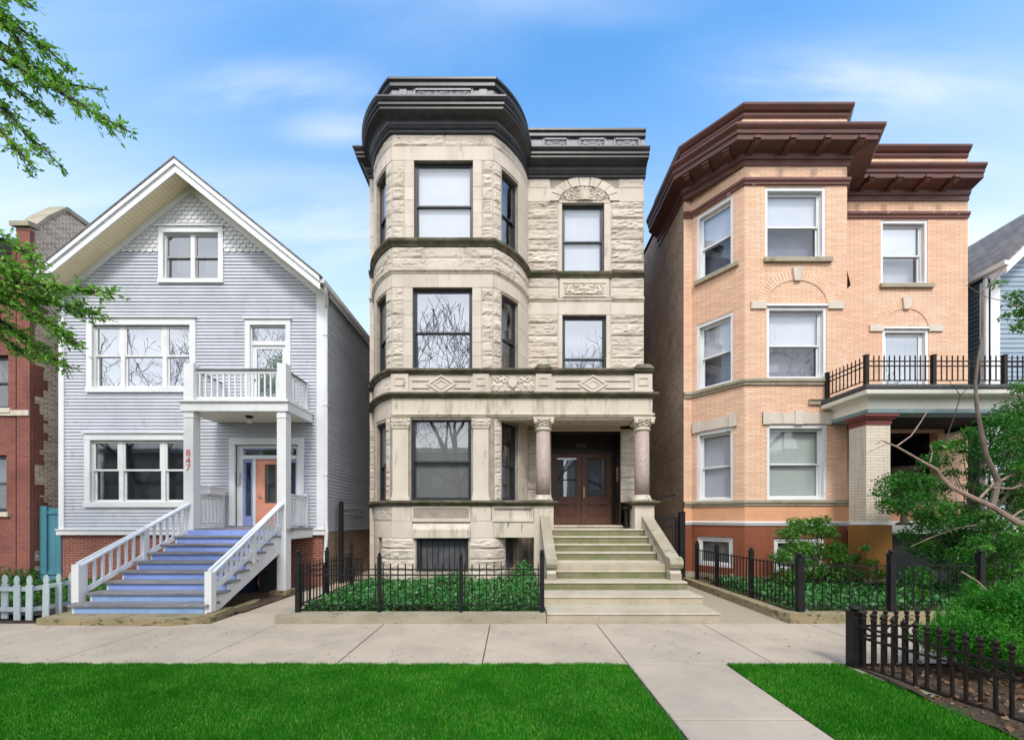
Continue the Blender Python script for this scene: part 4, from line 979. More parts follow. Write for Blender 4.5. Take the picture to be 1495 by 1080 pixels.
for k in range(2):
    a = .09 + hw * k + .006; b = a + hw - .012; m = MB(); ga, gb = a + .17, b - .17
    zg0, zg1 = 2.70, ZT - .17
    for (p, q, c, e) in ((a, ga, Z0 + .02, ZT - .02), (gb, b, Z0 + .02, ZT - .02), (ga, gb, Z0 + .02, 2.02), (ga, gb, 2.42, zg0), (ga, gb, zg1, ZT - .02)): cbox(m, ed, p, q, c, e, -.05, .0)
    cbox(m, ed, ga, gb, 2.02, 2.42, -.05, -.02); cbox(m, ed, ga + .06, gb - .06, 2.08, 2.36, -.02, -.006)
    cbox(m, ed, ga - .03, gb + .03, zg0 - .05, zg0, 0, .02); cbox(m, ed, ga - .03, gb + .03, 2.42, 2.45, 0, .014)
    dr = m.build('entrance_door', 'bare_wood', gs)
    m = MB(); m.quad(ed.P(ga, zg0, -.025), ed.P(gb, zg0, -.025), ed.P(gb, zg1, -.025), ed.P(ga, zg1, -.025)); m.build('pane', 'glass', dr)
    m = MB(); m.quad(ed.P(ga, zg0, -.09), ed.P(gb, zg0, -.09), ed.P(gb, zg1, -.09), ed.P(ga, zg1, -.09)); m.build('curtain', 'curtain_dark', dr)  # sheet added behind the door glass, dark like the unlit hall
    if k == 0:
        m = MB(); cbox(m, ed, ga + .02, gb - .0, zg1 - .05, zg1, -.02, .01); m.build('door_closer', 'steel', dr)
        m = MB(); m.quad(ed.P(ga + .24, zg0, -.08), ed.P(gb, zg0, -.08), ed.P(gb, zg0 + .52, -.08), ed.P(ga + .24, zg0 + .52, -.08)); m.quad(ed.P(ga + .24, zg0 + .6, -.08), ed.P(gb, zg0 + .6, -.08), ed.P(gb, zg1, -.08), ed.P(ga + .24, zg1, -.08)); m.build('lace_panel', 'curtain_grey', dr)
    else:
        m = MB(); cbox(m, ed, a + .05, a + .10, 2.66, 3.02, 0, .012); m.bar(ed.P(a + .075, 2.78, .03), ed.P(a + .075, 2.95, .03), .025, .025, Vector((0, 1, 0))); m.build('handle', 'brass', dr)
m = MB(); x = wx(906, DM) - .02; m.box(x - .03, x, DM + .28, DM + .36, 3.15, 3.62); m.build('brass_plate', 'brass', et)
m = MB(); m.box(wx(803, DM), wx(908, DM), DM - .12, DM + .8, 1.70, 1.75); m.build('threshold', 'stain_stone', gs)
# porch columns
for px, nm in ((793.4, 'a'), (938.7, 'b')):
    cx = wx(px, DB + .12); cy = DB + .22; R = .205
    m = MB(); m.lathe((cx, cy), [(R, 2.62), (R * 1.01, 3.2), (R * .97, 4.46)], 28); pc = m.build('porch_pillar', 'granite', gs, True)
    m = MB(); m.lathe((cx, cy), [(R * .97, 4.44), (R * 1.12, 4.46), (R * 1.15, 4.49), (R * 1.1, 4.52), (R * .97, 4.53)], 24)
    m.build('neck_ring', 'stone', pc, True)
    m = MB(); n = 40; vs = []; fs = []; prof = [4.53, 4.57, 4.61, 4.65, 4.69, 4.72, 4.74]
    for j, z in enumerate(prof):
        f = j / 6; r = R * (.98 + .42 * f ** 1.5)
        for k in range(n):
            t = 2 * pi * k / n; w = .022 * (1 + sin(8 * t + (0 if j % 2 else pi))) * (1 if 0 < j < 6 else 0)
            vs.append((cx + (r + w) * cos(t), cy + (r + w) * sin(t), z))
    for j in range(6):
        for k in range(n): fs.append((j * n + k, j * n + (k + 1) % n, (j + 1) * n + (k + 1) % n, (j + 1) * n + k))
    m.add(vs, fs); m.box(cx - .30, cx + .30, cy - .26, cy + .26, 4.74, 4.80)
    for k in range(4):
        t = pi / 4 + pi / 2 * k; q = Vector((cx + cos(t) * .32, cy + sin(t) * .32, 4.68)); m.lathe((q.x, q.y), [(.001, 4.61), (.05, 4.63), (.065, 4.68), (.05, 4.735), (.001, 4.74)], 8)
    m.build('capital', 'stain_stone', pc)
    m = MB(); m.lathe((cx, cy), [(R * 1.28, 2.47), (R * 1.32, 2.51), (R * 1.24, 2.545), (R * 1.12, 2.57), (R * 1.16, 2.60), (R * 1.02, 2.63)], 28); m.box(cx - .28, cx + .28, cy - .26, cy + .26, 2.455, 2.475)
    m.build('base', 'stain_stone', pc, True)
    m = MB(); x0, x1 = cx - .27, cx + .27; m.box(x0, x1, cy - .25, cy + .25, .0, 2.33)
    m.build('pedestal', 'stone', pc)
    m = MB(); pth = [(x0, cy + .25), (x0, cy - .25), (x1, cy - .25), (x1, cy + .25)]
    sweep(m, pth, [(-.02, 2.33), (.03, 2.34), (.08, 2.38), (.13, 2.41), (.13, 2.45), (.10, 2.46), (-.02, 2.47)]); m.box(x0, x1, cy - .25, cy + .25, 2.40, 2.462); m.build('pedestal_cap', 'moss_stone', pc)
m = MB(); m.box(.62, 3.95, DB + .3, DM + .01, 1.0, 1.68); m.build('porch_floor', 'step_stone', gs)
m = MB(); m.tube([(3.30, DB + .35, 1.68), (3.30, DB + .35, 2.25)], .05, 8); m.box(3.18, 3.42, DB + .22, DB + .46, 2.25, 2.32); m.build('pipe_stand', 'iron_brown', gs)
# stone steps
YS = [7.80, 8.49, 9.19, 9.67, 10.0, 10.33, 10.65, 10.95, 11.28, 11.85]; rz = 1.68 / 9
m = MB(); m.box(1.0, 3.7, 9.7, 11.8, 0, .9); sp = m.build('stone_steps', 'step_stone', gs)
for k in range(9):
    xa, xb = ((.66, 3.97 - .02 * k) if k < 3 else (1.03, 3.64)); z0, z1 = rz * k, rz * (k + 1); y0, y1 = YS[k], (YS[k + 1] + .06 if k < 8 else 11.85)
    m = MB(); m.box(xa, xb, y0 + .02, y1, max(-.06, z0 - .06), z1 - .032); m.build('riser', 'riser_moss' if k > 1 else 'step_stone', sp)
    m = MB(); q = .02; m.hexa([(xa, y0, z1 - .032), (xb, y0, z1 - .032), (xb, y1, z1 - .032), (xa, y1, z1 - .032), (xa + .01, y0 + q, z1), (xb - .01, y0 + q, z1), (xb - .01, y1, z1), (xa + .01, y1, z1)]); m.build('tread', 'step_stone', sp)
for x0, x1 in ((.78, 1.04), (3.62, 3.92)):
    m = MB(); pr = [(9.5, .56), (9.46, .72), (9.5, .80), (9.62, .82), (11.5, 1.86), (11.5, .3), (9.5, .3)]
    m.prism([(x0 + .03, y, z) for y, z in pr], (x1 - x0 - .06, 0, 0)); ck = m.build('cheek_wall', 'stone', gs)
    m = MB(); cp = [(9.42, .84), (9.38, .93), (9.42, 1.04), (9.52, 1.09), (9.64, 1.08), (11.5, 2.06), (11.5, 1.90), (9.66, .86), (9.55, .80)]
    m.prism([(x0, y, z) for y, z in cp], (x1 - x0, 0, 0)); m.box(x0 + .02, x1 - .02, 9.44, 9.62, .56, .70); m.build('coping', 'kerb_concrete', ck)
# cornice
m = MB(); co = Outline([Line((-4.5, 15), (-4.5, DM)), lsl, la_, lf, ra_, Line((.49, DM), (4.21, DM))])
pth = co.path(step=.09)

def crown(p):   # the eaves line stands out far in front, only a little at the bay's rounded sides
    x, y = p
    if y > 14: return (-4.86, y)
    if y > DM - .005 and x < -4.3: return (-4.55 - (-4.34 - x) / .16 * .31, DM - .5)
    if y > DM - .005: return (.60 + (x - .49) / 3.72 * 3.61, DM - .5)
    fy = (y - DB) / 1.5
    if x < -3.36: return (-3.64 - (-3.36 - x) / .98 * .91, DB - .5 + 1.5 * fy)
    if x > -.53: return (-.16 + (x + .53) / 1.02 * .76, DB - .5 + 1.5 * fy)
    return (-3.64 + (x + 3.36) / 2.83 * 3.48, DB - .5)
K = 1 / .51
def sweep_c(mesh, path, prof): sweep(mesh, path, [(o * K, z) for o, z in prof], [crown(p) for p in path])
sweep_c(m, pth, [(-.02, 12.68), (.04, 12.68), (.07, 12.70), (.07, 12.76), (.11, 12.80), (.11, 12.85), (.13, 12.86), (.155, 12.93), (.20, 12.985), (.27, 13.02), (.36, 13.035), (.40, 13.04), (.40, 13.10), (.44, 13.125), (.44, 13.19), (.47, 13.21), (.51, 13.27), (.51, 13.31), (-.02, 13.36)])
cn = m.build('cornice', 'cornice_black', gs)
m = MB(); pa = co.path(2.0, None, step=.09); sweep(m, pa, [(-.3, 13.30), (.0, 13.30), (.0, 13.97), (-.3, 13.97)]); par = m.build('cornice_parapet', 'cornice_grey', gs)
m = MB(); sweep_c(m, pa, [(-.35, 13.95), (.02, 13.95), (.07, 14.0), (.07, 14.1), (.12, 14.14), (.12, 14.20), (-.35, 14.22)]); m.build('parapet_crown', 'cornice_black', par)
m = MB(); off = 2.0   # co runs 2 m along the side before go starts
class Shift:
    def __init__(s, o, k): s.o, s.k = o, k
    def P(s, u, z, o=0, side=0): return s.o.P(u + s.k, z, o, side)
    def subs(s, a, b, step=.11): return [q - s.k for q in s.o.subs(a + s.k, b + s.k, step)]
for a, b in ((uF(607), uF(688)), (uM(795), uM(827)), (uM(847), uM(882)), (uM(898), uM(931))):
    cbox(m, go, a - .04, b + .04, 13.90, 13.945, 0, .05); cbox(m, go, a - .04, b + .04, 13.36, 13.42, 0, .05); cbox(m, go, a - .05, a, 13.36, 13.945, 0, .05); cbox(m, go, b, b + .05, 13.36, 13.945, 0, .05)
    carve(m, go, a, b, 13.42, 13.90, .005, .04, 2.2, 8)
for a, b in ((uF(584), uF(594)), (uF(700), uF(711))): cbox(m, go, a, b, 13.4, 13.92, 0, .05)
m.build('pressed_panels', 'cornice_grey', par)
m = MB(); m.box(-4.48, 4.15, DM + .1, 25, 12.88, 12.95); m.add([(p[0], p[1], 13.34) for p in go.path()] + [(4.17, 15, 13.34), (-4.5, 15, 13.34)], [tuple(range(len(go.path()) + 2))]); m.build('roof', 'dark_roof', gs)
m = MB(); m.quad((-4.5, 25, 0), (-4.5, DM, 0), (-4.5, DM, 13), (-4.5, 25, 13)); m.quad((4.17, DM, 0), (4.17, 25, 0), (4.17, 25, 13), (4.17, DM, 13)); m.quad((-4.5, 25, 0), (4.17, 25, 0), (4.17, 25, 13), (-4.5, 25, 13)); m.build('side_wall', 'common_brick', gs)
# ================================================================== BUFF BRICK HOUSE
yh = thing('buff_brick_house', 'three-storey buff brick house with angled bay, dark brown bracketed cornice and pale porch', 'house', 'houses along the street')
YB, YM = 11.7, 13.0; YX0 = 5.43
yp = [(YX0, YM), (5.69, YM), (6.62, YB), (9.54, YB), (10.3, YM), (14.42, YM)]
yo = Outline([Line(yp[i], yp[i + 1]) for i in range(5)])
yF = lambda px: yo.st[2] + wx(px, YB) - 6.62
yM = lambda px: yo.st[4] + wx(px, YM) - 10.3
yL = lambda t: yo.st[1] + t
LW = (.16, 1.28)
zz3, zz2, zz1 = (9.37, 11.40), (5.95, 8.0), (2.50, 4.64)
yh_holes = [(yF(1117), yF(1205)) + zz3, (yF(1119.5), yF(1206.5)) + zz2, (yF(1120), yF(1207)) + zz1, (yM(1286), yM(1354)) + zz3, (yM(1288), yM(1356)) + (5.36, 7.95),
            (yL(LW[0]), yL(LW[1])) + zz3, (yL(LW[0]), yL(LW[1])) + zz2, (yL(LW[0]), yL(LW[1])) + zz1, (yM(1250), yM(1369)) + (1.76, 4.72, 1.5)]
m = MB(); wall_grid(m, yo, 0, yo.len, 1.86, 12.75, yh_holes, .24); m.build('wall', 'yellow_brick', yh)
m = MB(); cbox(m, yo, 0, yo.len, 1.87, 2.33, -.1, .012); m.build('painted_band', 'orange_paint', yh)
bh = [(yF(1130), yF(1199), .45, 1.42), (yL(LW[0]), yL(LW[1]), .52, 1.42)]
m = MB(); wall_grid(m, yo, 0, yo.len, .30, 1.77, bh, .2); m.build('brown_base', 'brown_brick', yh)
m = MB(); cbox(m, yo, -.0, yo.len, -.05, .30, -.1, .05); m.build('plinth', 'kerb_concrete', yh)
def yband(name, mat, z0, z1, out, a=0, b=None):
    m = MB(); h = z1 - z0
    sweep(m, yo.path(a, b), [(-.02, z0), (out * .5, z0), (out * .6, z0 + h * .3), (out, z0 + h * .55), (out, z0 + h * .95), (out - .01, z1), (-.02, z1 + .015)])
    return m.build(name, mat, yh)
yband('water_table', 'white_new', 1.77, 1.88, .05); yband('stone_band', 'kerb_concrete', 2.33, 2.49, .08); yband('stone_band', 'kerb_concrete', 5.76, 5.94, .09, 0, yF(1210))
yband('brown_string', 'brown_chip', 11.44, 11.62, .09)
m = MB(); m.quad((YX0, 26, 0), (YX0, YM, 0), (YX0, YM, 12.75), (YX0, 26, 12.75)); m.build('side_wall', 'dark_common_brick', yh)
m = MB(); m.quad((14.42, YM, 0), (14.42, 26, 0), (14.42, 26, 13.3), (14.42, YM, 13.3)); m.quad((YX0, 26, 0), (14.42, 26, 0), (14.42, 26, 13.3), (YX0, 26, 13.3)); m.build('rear_wall', 'common_brick', yh)
# windows with deep white reveals
def ywin(h, px=0, **kw):
    m = MB(); z0, z1 = h[2], h[3]; a, b = h[0], h[1]
    cbox(m, yo, a, a + .075, z0, z1, -.22, -.015); cbox(m, yo, b - .075, b, z0, z1, -.22, -.015); cbox(m, yo, a + .075, b - .075, z1 - .10, z1, -.22, -.02); cbox(m, yo, a + .075, b - .075, z0, z0 + .055, -.22, -.01)
    w = window(yh, yo, a + .06, b - .06, z0 + .03, z1 - .08, rec=.13, fw=.05, sw=.045, meet=.49, frame='white_new', **kw)
    m.build('casing', 'white_new', w); return w
kw3 = dict(blind=.52, blind_mat='blind_white', low_glass='glass_dark', back='screen_grey', glass='glass')
for h in (yh_holes[0], yh_holes[5], yh_holes[1], yh_holes[6]): ywin(h, **kw3)
ywin(yh_holes[3], blind=.55, blind_mat='blind_white', back='screen_grey', glass='glass_mirror', low_glass='glass')
for h in (yh_holes[2], yh_holes[7]): ywin(h, blind=1, blind_mat='blind_olive' if h is yh_holes[2] else 'blind_slat', glass='glass_clear')
for h in bh:
    m = MB(); a, b = h[0], h[1]; w = window(yh, yo, a, b, h[2], h[3], rec=.05, fw=.09, sw=.06, single=True, blind=1, blind_mat='blind_tan', name='basement_window')
# paper taped inside the front window, note in the side one
w_front = [o for o in kids(yh) if o.name.startswith('window')]
h = yh_holes[1]; m = MB(); m.quad(yo.P(h[0] + .13, 6.20, -.235), yo.P(h[0] + .48, 6.20, -.235), yo.P(h[0] + .48, 6.42, -.235), yo.P(h[0] + .13, 6.42, -.235)); m.build('paper', 'blind_slat', w_front[2])
m = MB()
for k in range(4): t = h[0] + .28 + .28 * k; m.add([yo.P(t - .11, 6.93, -.28), yo.P(t + .11, 6.93, -.28), yo.P(t, 6.80, -.28)], [(0, 1, 2)])
m.build('valance', 'blind_slat', w_front[2])
# sills, lintels, arches
for h in (yh_holes[0], yh_holes[5], yh_holes[3]): ms = MB(); cbox(ms, yo, h[0] - .05, h[1] + .16, h[2] - .13, h[2] - .01, -.1, .09); ms.build('window_sill', 'kerb_concrete', yh)
for h in (yh_holes[2], yh_holes[7]):
    ms = MB(); a, b = h[0] - (.14 if h is yh_holes[2] else .12), h[1] + (.2 if h is yh_holes[2] else .12); cbox(ms, yo, a, b, 4.66, 4.97, -.1, .03)
    cbox(ms, yo, a, a + .22, 4.64, 5.0, -.1, .055); cbox(ms, yo, b - .22, b, 4.64, 5.0, -.1, .055)
    if h is yh_holes[2]: c = (a + b) / 2; cbox(ms, yo, c - .11, c + .11, 4.64, 5.04, -.1, .06)
    ms.build('stone_lintel', 'stone', yh)
for h, rx, rz_, z0 in ((yh_holes[1], .86, .70, 8.04), (yh_holes[4], .70, .60, 7.99)):
    c = (h[0] + h[1]) / 2; m = MB(); n = 33
    for k in range(n):
        t0, t1 = pi * k / n + .008, pi * (k + 1) / n - .008
        q = [(c + cos(t) * r * sx, z0 + sin(t) * r * sz) for r, sx, sz, t in ((1, rx, rz_, t0), (1, rx, rz_, t1), (1, rx + .27, rz_ + .27, t1), (1, rx + .27, rz_ + .27, t0))]
        m.prism([yo.P(u, z, -.02) for u, z in q], tuple((yo.P(c, 0, .02) - yo.P(c, 0, -.02))))
    ar = m.build('brick_arch', 'orange_arch', yh)
    m = MB(); o1 = .07; kk = [(c - .09, z0 + rz_ - .03), (c + .09, z0 + rz_ - .03), (c + .14, z0 + rz_ + .34), (c - .14, z0 + rz_ + .34)]
    m.prism([yo.P(u, z, -.02) for u, z in kk], tuple(yo.P(c, 0, o1) - yo.P(c, 0, -.02))); m.build('keystone', 'stone', ar)
    for s in (-1, 1):
        m = MB(); a = c + s * (rx + .02); b = c + s * (rx + .46); cbox(m, yo, min(a, b), max(a, b), z0 - .12, z0 + .09, -.05, .05); m.build('impost', 'stone', ar)
    m = MB(); cbox(m, yo, h[0] - .02, h[1] + .02, h[3], h[3] + .06, -.05, .045); m.build('hood_mould', 'white_new', ar)
# balcony door
h = yh_holes[4]; m = MB()
cbox(m, yo, h[0], h[0] + .10, h[2], h[3], -.22, -.015); cbox(m, yo, h[1] - .10, h[1], h[2], h[3], -.22, -.015); cbox(m, yo, h[0] + .1, h[1] - .1, h[3] - .1, h[3], -.22, -.02)
cbox(m, yo, h[0] + .1, h[0] + .22, h[2], h[3] - .1, -.17, -.12); cbox(m, yo, h[1] - .22, h[1] - .1, h[2], h[3] - .1, -.17, -.12); cbox(m, yo, h[0] + .22, h[1] - .22, h[2], h[2] + .3, -.17, -.12); cbox(m, yo, h[0] + .22, h[1] - .22, h[3] - .2, h[3] - .1, -.17, -.12)
d = m.build('balcony_door', 'white_new', yh)
m = MB(); m.quad(yo.P(h[0] + .22, h[2] + .3, -.14), yo.P(h[1] - .22, h[2] + .3, -.14), yo.P(h[1] - .22, h[3] - .2, -.14), yo.P(h[0] + .22, h[3] - .2, -.14)); m.build('pane', 'glass_mirror', d)
m = MB(); m.quad(yo.P(h[0], h[2], -.4), yo.P(h[1], h[2], -.4), yo.P(h[1], h[3], -.4), yo.P(h[0], h[3], -.4)); m.build('curtain', 'curtain_grey', d)
# little tilted vent sash on the bay's return
m = MB(); m.prism([(9.60, 11.78, 8.55), (9.60, 11.78, 9.1), (9.61, 11.66, 8.6)], (.02, .02, 0)); m.build('vent_sash', 'iron_brown', yh)
# cornice
inn = [(YX0, 15.2), (YX0, YM), (6.62, YB), (9.54, YB), (10.3, YM), (14.42, YM)]
out = [(4.86, 14.9), (4.86, 12.55), (6.10, 11.18), (10.20, 11.18), (10.86, 12.45), (14.42, 12.45)]
m = MB(); sweep(m, inn, [(-.02, 11.98), (.06, 11.98), (.08, 12.02), (.08, 12.12), (.14, 12.14), (.18, 12.20), (.20, 12.27), (.80, 12.37), (.80, 12.50), (.86, 12.52), (.88, 12.60), (.96, 12.66), (1.0, 12.70), (1.0, 12.76), (-.02, 12.82)], out)
cn = m.build('cornice', 'brown_metal', yh)
def bracket(x, y, ang):
    m = MB(); w = .075
    pr = [(-.0, 12.20), (-.12, 12.24), (-.29, 12.27), (-.32, 12.215), (-.39, 12.215), (-.42, 12.26), (-.42, 12.36), (0, 12.29)]
    m.prism([(-w, a, z) for a, z in pr], (2 * w, 0, 0)); m.box(-w - .015, w + .015, -.46, -.33, 12.30, 12.375)
    o = m.build('bracket', 'brown_metal', cn); o.location = (x, y, 0); o.rotation_euler = (0, 0, ang)
k = YB - .09
for px in (1099, 1150, 1199.5, 1248.5): bracket(wx(px, 11.42), k, 0)
for px in (1262, 1302, 1342.5, 1383): bracket(wx(px, 12.75), YM - .1, 0)
for t in (.18, .5, .82): bracket(5.43 + (6.62 - 5.43) * t - .06, 13.0 - 1.3 * t - .06, -radians(47))
# upper parapet
ip = [(YX0 - .02, 15.2), (YX0 - .02, YM + .02), (6.60, YB + .02), (9.56, YB + .02), (10.3, YM + .02), (14.42, YM + .02)]
m = MB(); sweep(m, ip, [(-.3, 12.7), (0, 12.7), (0, 13.42), (-.3, 13.42)]); m.build('parapet', 'yellow_brick', yh)
m = MB(); sweep(m, ip, [(-.33, 13.36), (.02, 13.36), (.05, 13.42), (.05, 13.48), (.10, 13.52), (.16, 13.62), (.16, 13.68), (-.33, 13.70)]); m.build('parapet_crown', 'brown_metal', yh)
m = MB(); m.add([(p[0], p[1], 12.95) for p in ip[1:]] + [(14.42, 26, 12.95), (YX0, 26, 12.95)], [tuple(range(len(ip) + 1))]); m.build('roof', 'dark_roof', yh)
# porch
PX0, PX1, PY = 8.80, 14.35, 10.2
pth = [(PX0, YB + .0), (PX0, PY), (PX1, PY), (PX1, YM)]
m = MB(); m.box(PX0 + .02, PX1 - .02, PY + .02, YM, 5.20, 5.30)
sweep(m, pth, [(-.05, 5.18), (.03, 5.18), (.05, 5.22), (.05, 5.29), (-.05, 5.31)]); pr = m.build('porch_roof', 'dark_roof', yh)
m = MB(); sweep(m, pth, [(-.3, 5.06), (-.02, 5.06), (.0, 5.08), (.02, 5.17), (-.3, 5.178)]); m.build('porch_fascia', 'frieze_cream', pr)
m = MB(); inset = [(PX0 + .3, YB), (PX0 + .3, PY + .3), (PX1 - .3, PY + .3), (PX1 - .3, YM)]
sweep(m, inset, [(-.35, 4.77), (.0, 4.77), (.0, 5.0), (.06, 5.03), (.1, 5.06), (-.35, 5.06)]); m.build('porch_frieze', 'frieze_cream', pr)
m = MB(); sweep(m, inset, [(-.36, 4.64), (.02, 4.64), (.05, 4.66), (.05, 4.74), (.01, 4.768), (-.36, 4.768)]); m.build('porch_beam', 'teal_grey', pr)
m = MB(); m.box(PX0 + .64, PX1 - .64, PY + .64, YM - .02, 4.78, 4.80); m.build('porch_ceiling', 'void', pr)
m = MB(); sweep(m, yo.path(yF(1180), yF(1217)), [(0, 5.2), (.06, 5.2), (.06, 5.28), (.10, 5.34), (0, 5.36)]); m.build('gutter_end', 'kerb_concrete', pr)
for x0 in (9.12, 13.35):
    x1, y0, y1 = x0 + .62, PY + .38, PY + .92
    m = MB(); m.box(x0, x1, y0, y1, 1.88, 4.42); pi_ = m.build('porch_pier', 'cream_brick', yh)
    m = MB(); sq = [(x0, y1), (x0, y0), (x1, y0), (x1, y1)]; sweep(m, sq, [(-.05, 4.38), (.015, 4.38), (.02, 4.42), (.02, 4.50), (.07, 4.52), (.08, 4.56), (.12, 4.58), (.12, 4.64), (-.05, 4.642)]); m.box(x0 + .04, x1 - .04, y0 + .04, y1 - .04, 4.3, 4.64); m.build('pier_cap', 'maroon', pi_)
    m = MB(); m.box(x0 - .03, x1 + .02, y0 - .03, y1, .42, 1.80); m.build('painted_pedestal', 'ochre_brick', pi_)
    m = MB(); m.box(x0 - .09, x1 + .07, y0 - .09, y1, .30, .42); m.build('pedestal_base', 'kerb_concrete', pi_)
m = MB(); m.box(9.74, 14.3, PY + .45, YM - .01, 1.62, 1.76); m.box(9.74, 14.3, PY + .40, PY + .45, 1.58, 1.80); m.build('porch_deck', 'white', yh)
m = MB(); m.box(9.74, 14.3, PY + .7, YM - .02, 0, 1.6); m.build('porch_skirt', 'dark_roof', yh)
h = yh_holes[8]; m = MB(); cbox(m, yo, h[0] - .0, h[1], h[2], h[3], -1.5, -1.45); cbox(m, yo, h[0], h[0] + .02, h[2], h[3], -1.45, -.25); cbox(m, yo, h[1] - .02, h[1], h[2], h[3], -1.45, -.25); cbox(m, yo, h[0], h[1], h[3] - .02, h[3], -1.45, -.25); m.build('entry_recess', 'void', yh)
m = MB(); a = h[0] + .5
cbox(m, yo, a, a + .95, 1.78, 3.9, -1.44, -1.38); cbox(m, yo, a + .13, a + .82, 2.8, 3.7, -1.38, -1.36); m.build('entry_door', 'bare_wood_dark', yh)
# iron balcony railing
def iron_run(parent, a, b, z0, z1, pitch, rails, pk=.018, name='railing', mat='iron', finial=True, post=None):
    a, b = Vector(a), Vector(b); d = b - a; d.z = 0; n = max(2, round(d.length / pitch)); m = MB(); U = Vector((0, 0, 1)); A = Vector((a.x, a.y, 0)); B = Vector((b.x, b.y, 0))
    for zr, h in rails: m.bar(A + U * zr, B + U * zr, .028, h)
    for i in range(n):
        p = A + d * ((i + .5) / n); r = pk / 2
        m.box(p.x - r, p.x + r, p.y - r, p.y + r, z0, z1 - .07)
        if finial:
            m.lathe((p.x, p.y), [(r, z1 - .075), (r * 1.9, z1 - .068), (r * 1.9, z1 - .06), (r * 1.1, z1 - .05), (r * 1.7, z1 - .035), (.001, z1)], 5)
        else: m.lathe((p.x, p.y), [(r * 1.3, z1 - .07), (.001, z1 - .03)], 4)
    return m.build(name, mat, parent)
def iron_post(parent, x, y, z0, z1, w=.07, mat='iron', ball=True):
    m = MB(); m.box(x - w / 2, x + w / 2, y - w / 2, y + w / 2, z0, z1); m.box(x - w * .62, x + w * .62, y - w * .62, y + w * .62, z1, z1 + .018)
    if ball: m.lathe((x, y), [(w * .2, z1 + .018), (w * .42, z1 + .035), (w * .5, z1 + .055), (w * .42, z1 + .08), (.001, z1 + .095)], 10)
    return m.build('post', mat, parent)
zb = 5.32; yr = PY + .13; xr = PX0 + .1
rails = ((zb + .12, .02), (zb + .48, .025), (zb + .60, .025))
br_posts = [(xr, YB - .1), (xr, yr), (wx(1362.5, yr), yr), (wx(1466, yr), yr), (14.25, yr)]
rl = bpy.data.objects.new('balcony_railing', None); col.objects.link(rl); rl.parent = yh
for (x, y) in br_posts: iron_post(rl, x, y, zb, zb + .74, .085, 'iron_brown', False)
for p, q in zip(br_posts[:-1], br_posts[1:]): iron_run(rl, (p[0], p[1], 0), (q[0], q[1], 0), zb + .1, zb + .76, .133, rails, .02, 'spear_panel', 'iron_brown')
m = MB(); m.tube([(8.72, YB - .06, 1.85), (8.74, YB - .09, 1.2), (8.66, YB - .12, .75), (8.55, YB - .16, .45)], .055, 8); m.build('downspout', 'white', yh)
t = thing('porch_urn', 'dark stone urn on the shaded porch beside the cream brick pier', 'urn'); t.location = (wx(1320, 12.2), 12.2, 1.76)
m = MB(); m.lathe((0, 0), [(.2, 0), (.2, .06), (.09, .12), (.08, .5), (.16, .62), (.30, .95), (.32, 1.6), (.38, 1.64), (.38, 1.72), (.3, 1.74)], 18); m.build('bowl', 'terracotta', t, True)

# ================================================================== OLD RED BRICK HOUSE at the left edge
rh = thing('red_brick_house', 'old red brick house at the left edge with a patchy common brick side wall', 'house', 'houses along the street')
RX, RD = -14.07, 12.0; ro = Outline([Line((-21, RD), (RX, RD))]); rU = lambda x: x + 21
rhl = [(rU(-16.2), rU(wx(12, RD)), wz(596, RD), wz(518, RD)), (rU(-16.2), rU(wx(9.5, RD)), wz(747, RD), wz(664, RD))]
m = MB(); wall_grid(m, ro, 0, ro.len - .38, 0, 10.0, rhl, .2); m.build('wall', 'red_brick_old', rh)
m = MB(); m.box(RX - .38, RX + .004, RD - .014, RD + .11, 0, 10.4); m.build('corner_pier', 'red_brick_old', rh)
m = MB(); k = 0; z = 0.2
while z < 9.0:   # ragged bonding of red face brick round the corner
    w = random.choice((.0, .12, .22, .25, .34)); hgt = .075 * random.choice((1, 2, 3, 4))
    if w: m.box(RX - .01, RX + .010, RD + .05, RD + .11 + w, z, z + hgt)
    z += hgt
m.build('corner_bonding', 'red_brick_old', rh)
for h in rhl: window(rh, ro, *h, rec=.14, fw=.06, sw=.05, frame='black_frame', sash='black_frame', glass='glass_dark', blind=.45, blind_mat='curtain_grey')
m = MB(); cbox(m, ro, 0, ro.len + .0, wz(607, RD), wz(599, RD), -.05, .05)
for h in rhl: cbox(m, ro, h[0] - .1, h[1] + .12, h[2] - .14, h[2], -.05, .07)
m.build('stone_sill', 'stain_stone', rh)
m = MB(); P0 = [(RD, 0), (25, 0), (25, 11.3), (13.9, 11.3), (13.6, 11.62), (12.95, 11.64), (12.4, 10.95), (12.12, 10.5), (RD, 10.45)]
m.prism([(RX, y, z) for y, z in P0], (-.42, 0, 0)); m.build('side_wall', 'common_brick', rh)
m = MB(); cp = [(25, 11.3), (13.9, 11.3), (13.6, 11.62), (12.95, 11.64), (12.4, 10.95), (12.12, 10.5), (11.9, 10.45)]
for (y0, z0), (y1, z1) in zip(cp[:-1], cp[1:]): m.hexa([(RX + .06, y0, z0 + .002), (RX - .5, y0, z0 + .002), (RX - .5, y1, z1 + .002), (RX + .06, y1, z1 + .002), (RX + .06, y0, z0 + .14), (RX - .5, y0, z0 + .14), (RX - .5, y1, z1 + .14), (RX + .06, y1, z1 + .14)])
m.build('coping', 'kerb_concrete', rh)
m = MB(); m.prism([(-21, RD + .02, 9.3), (-21, RD - .35, 9.5), (-21, RD - .45, 9.75), (-21, RD - .4, 9.8), (-21, 14, 11.5), (-21, 25, 11.5), (-21, 25, 9.3)], (21 + RX - .55, 0, 0)); m.build('roof', 'dark_roof', rh)

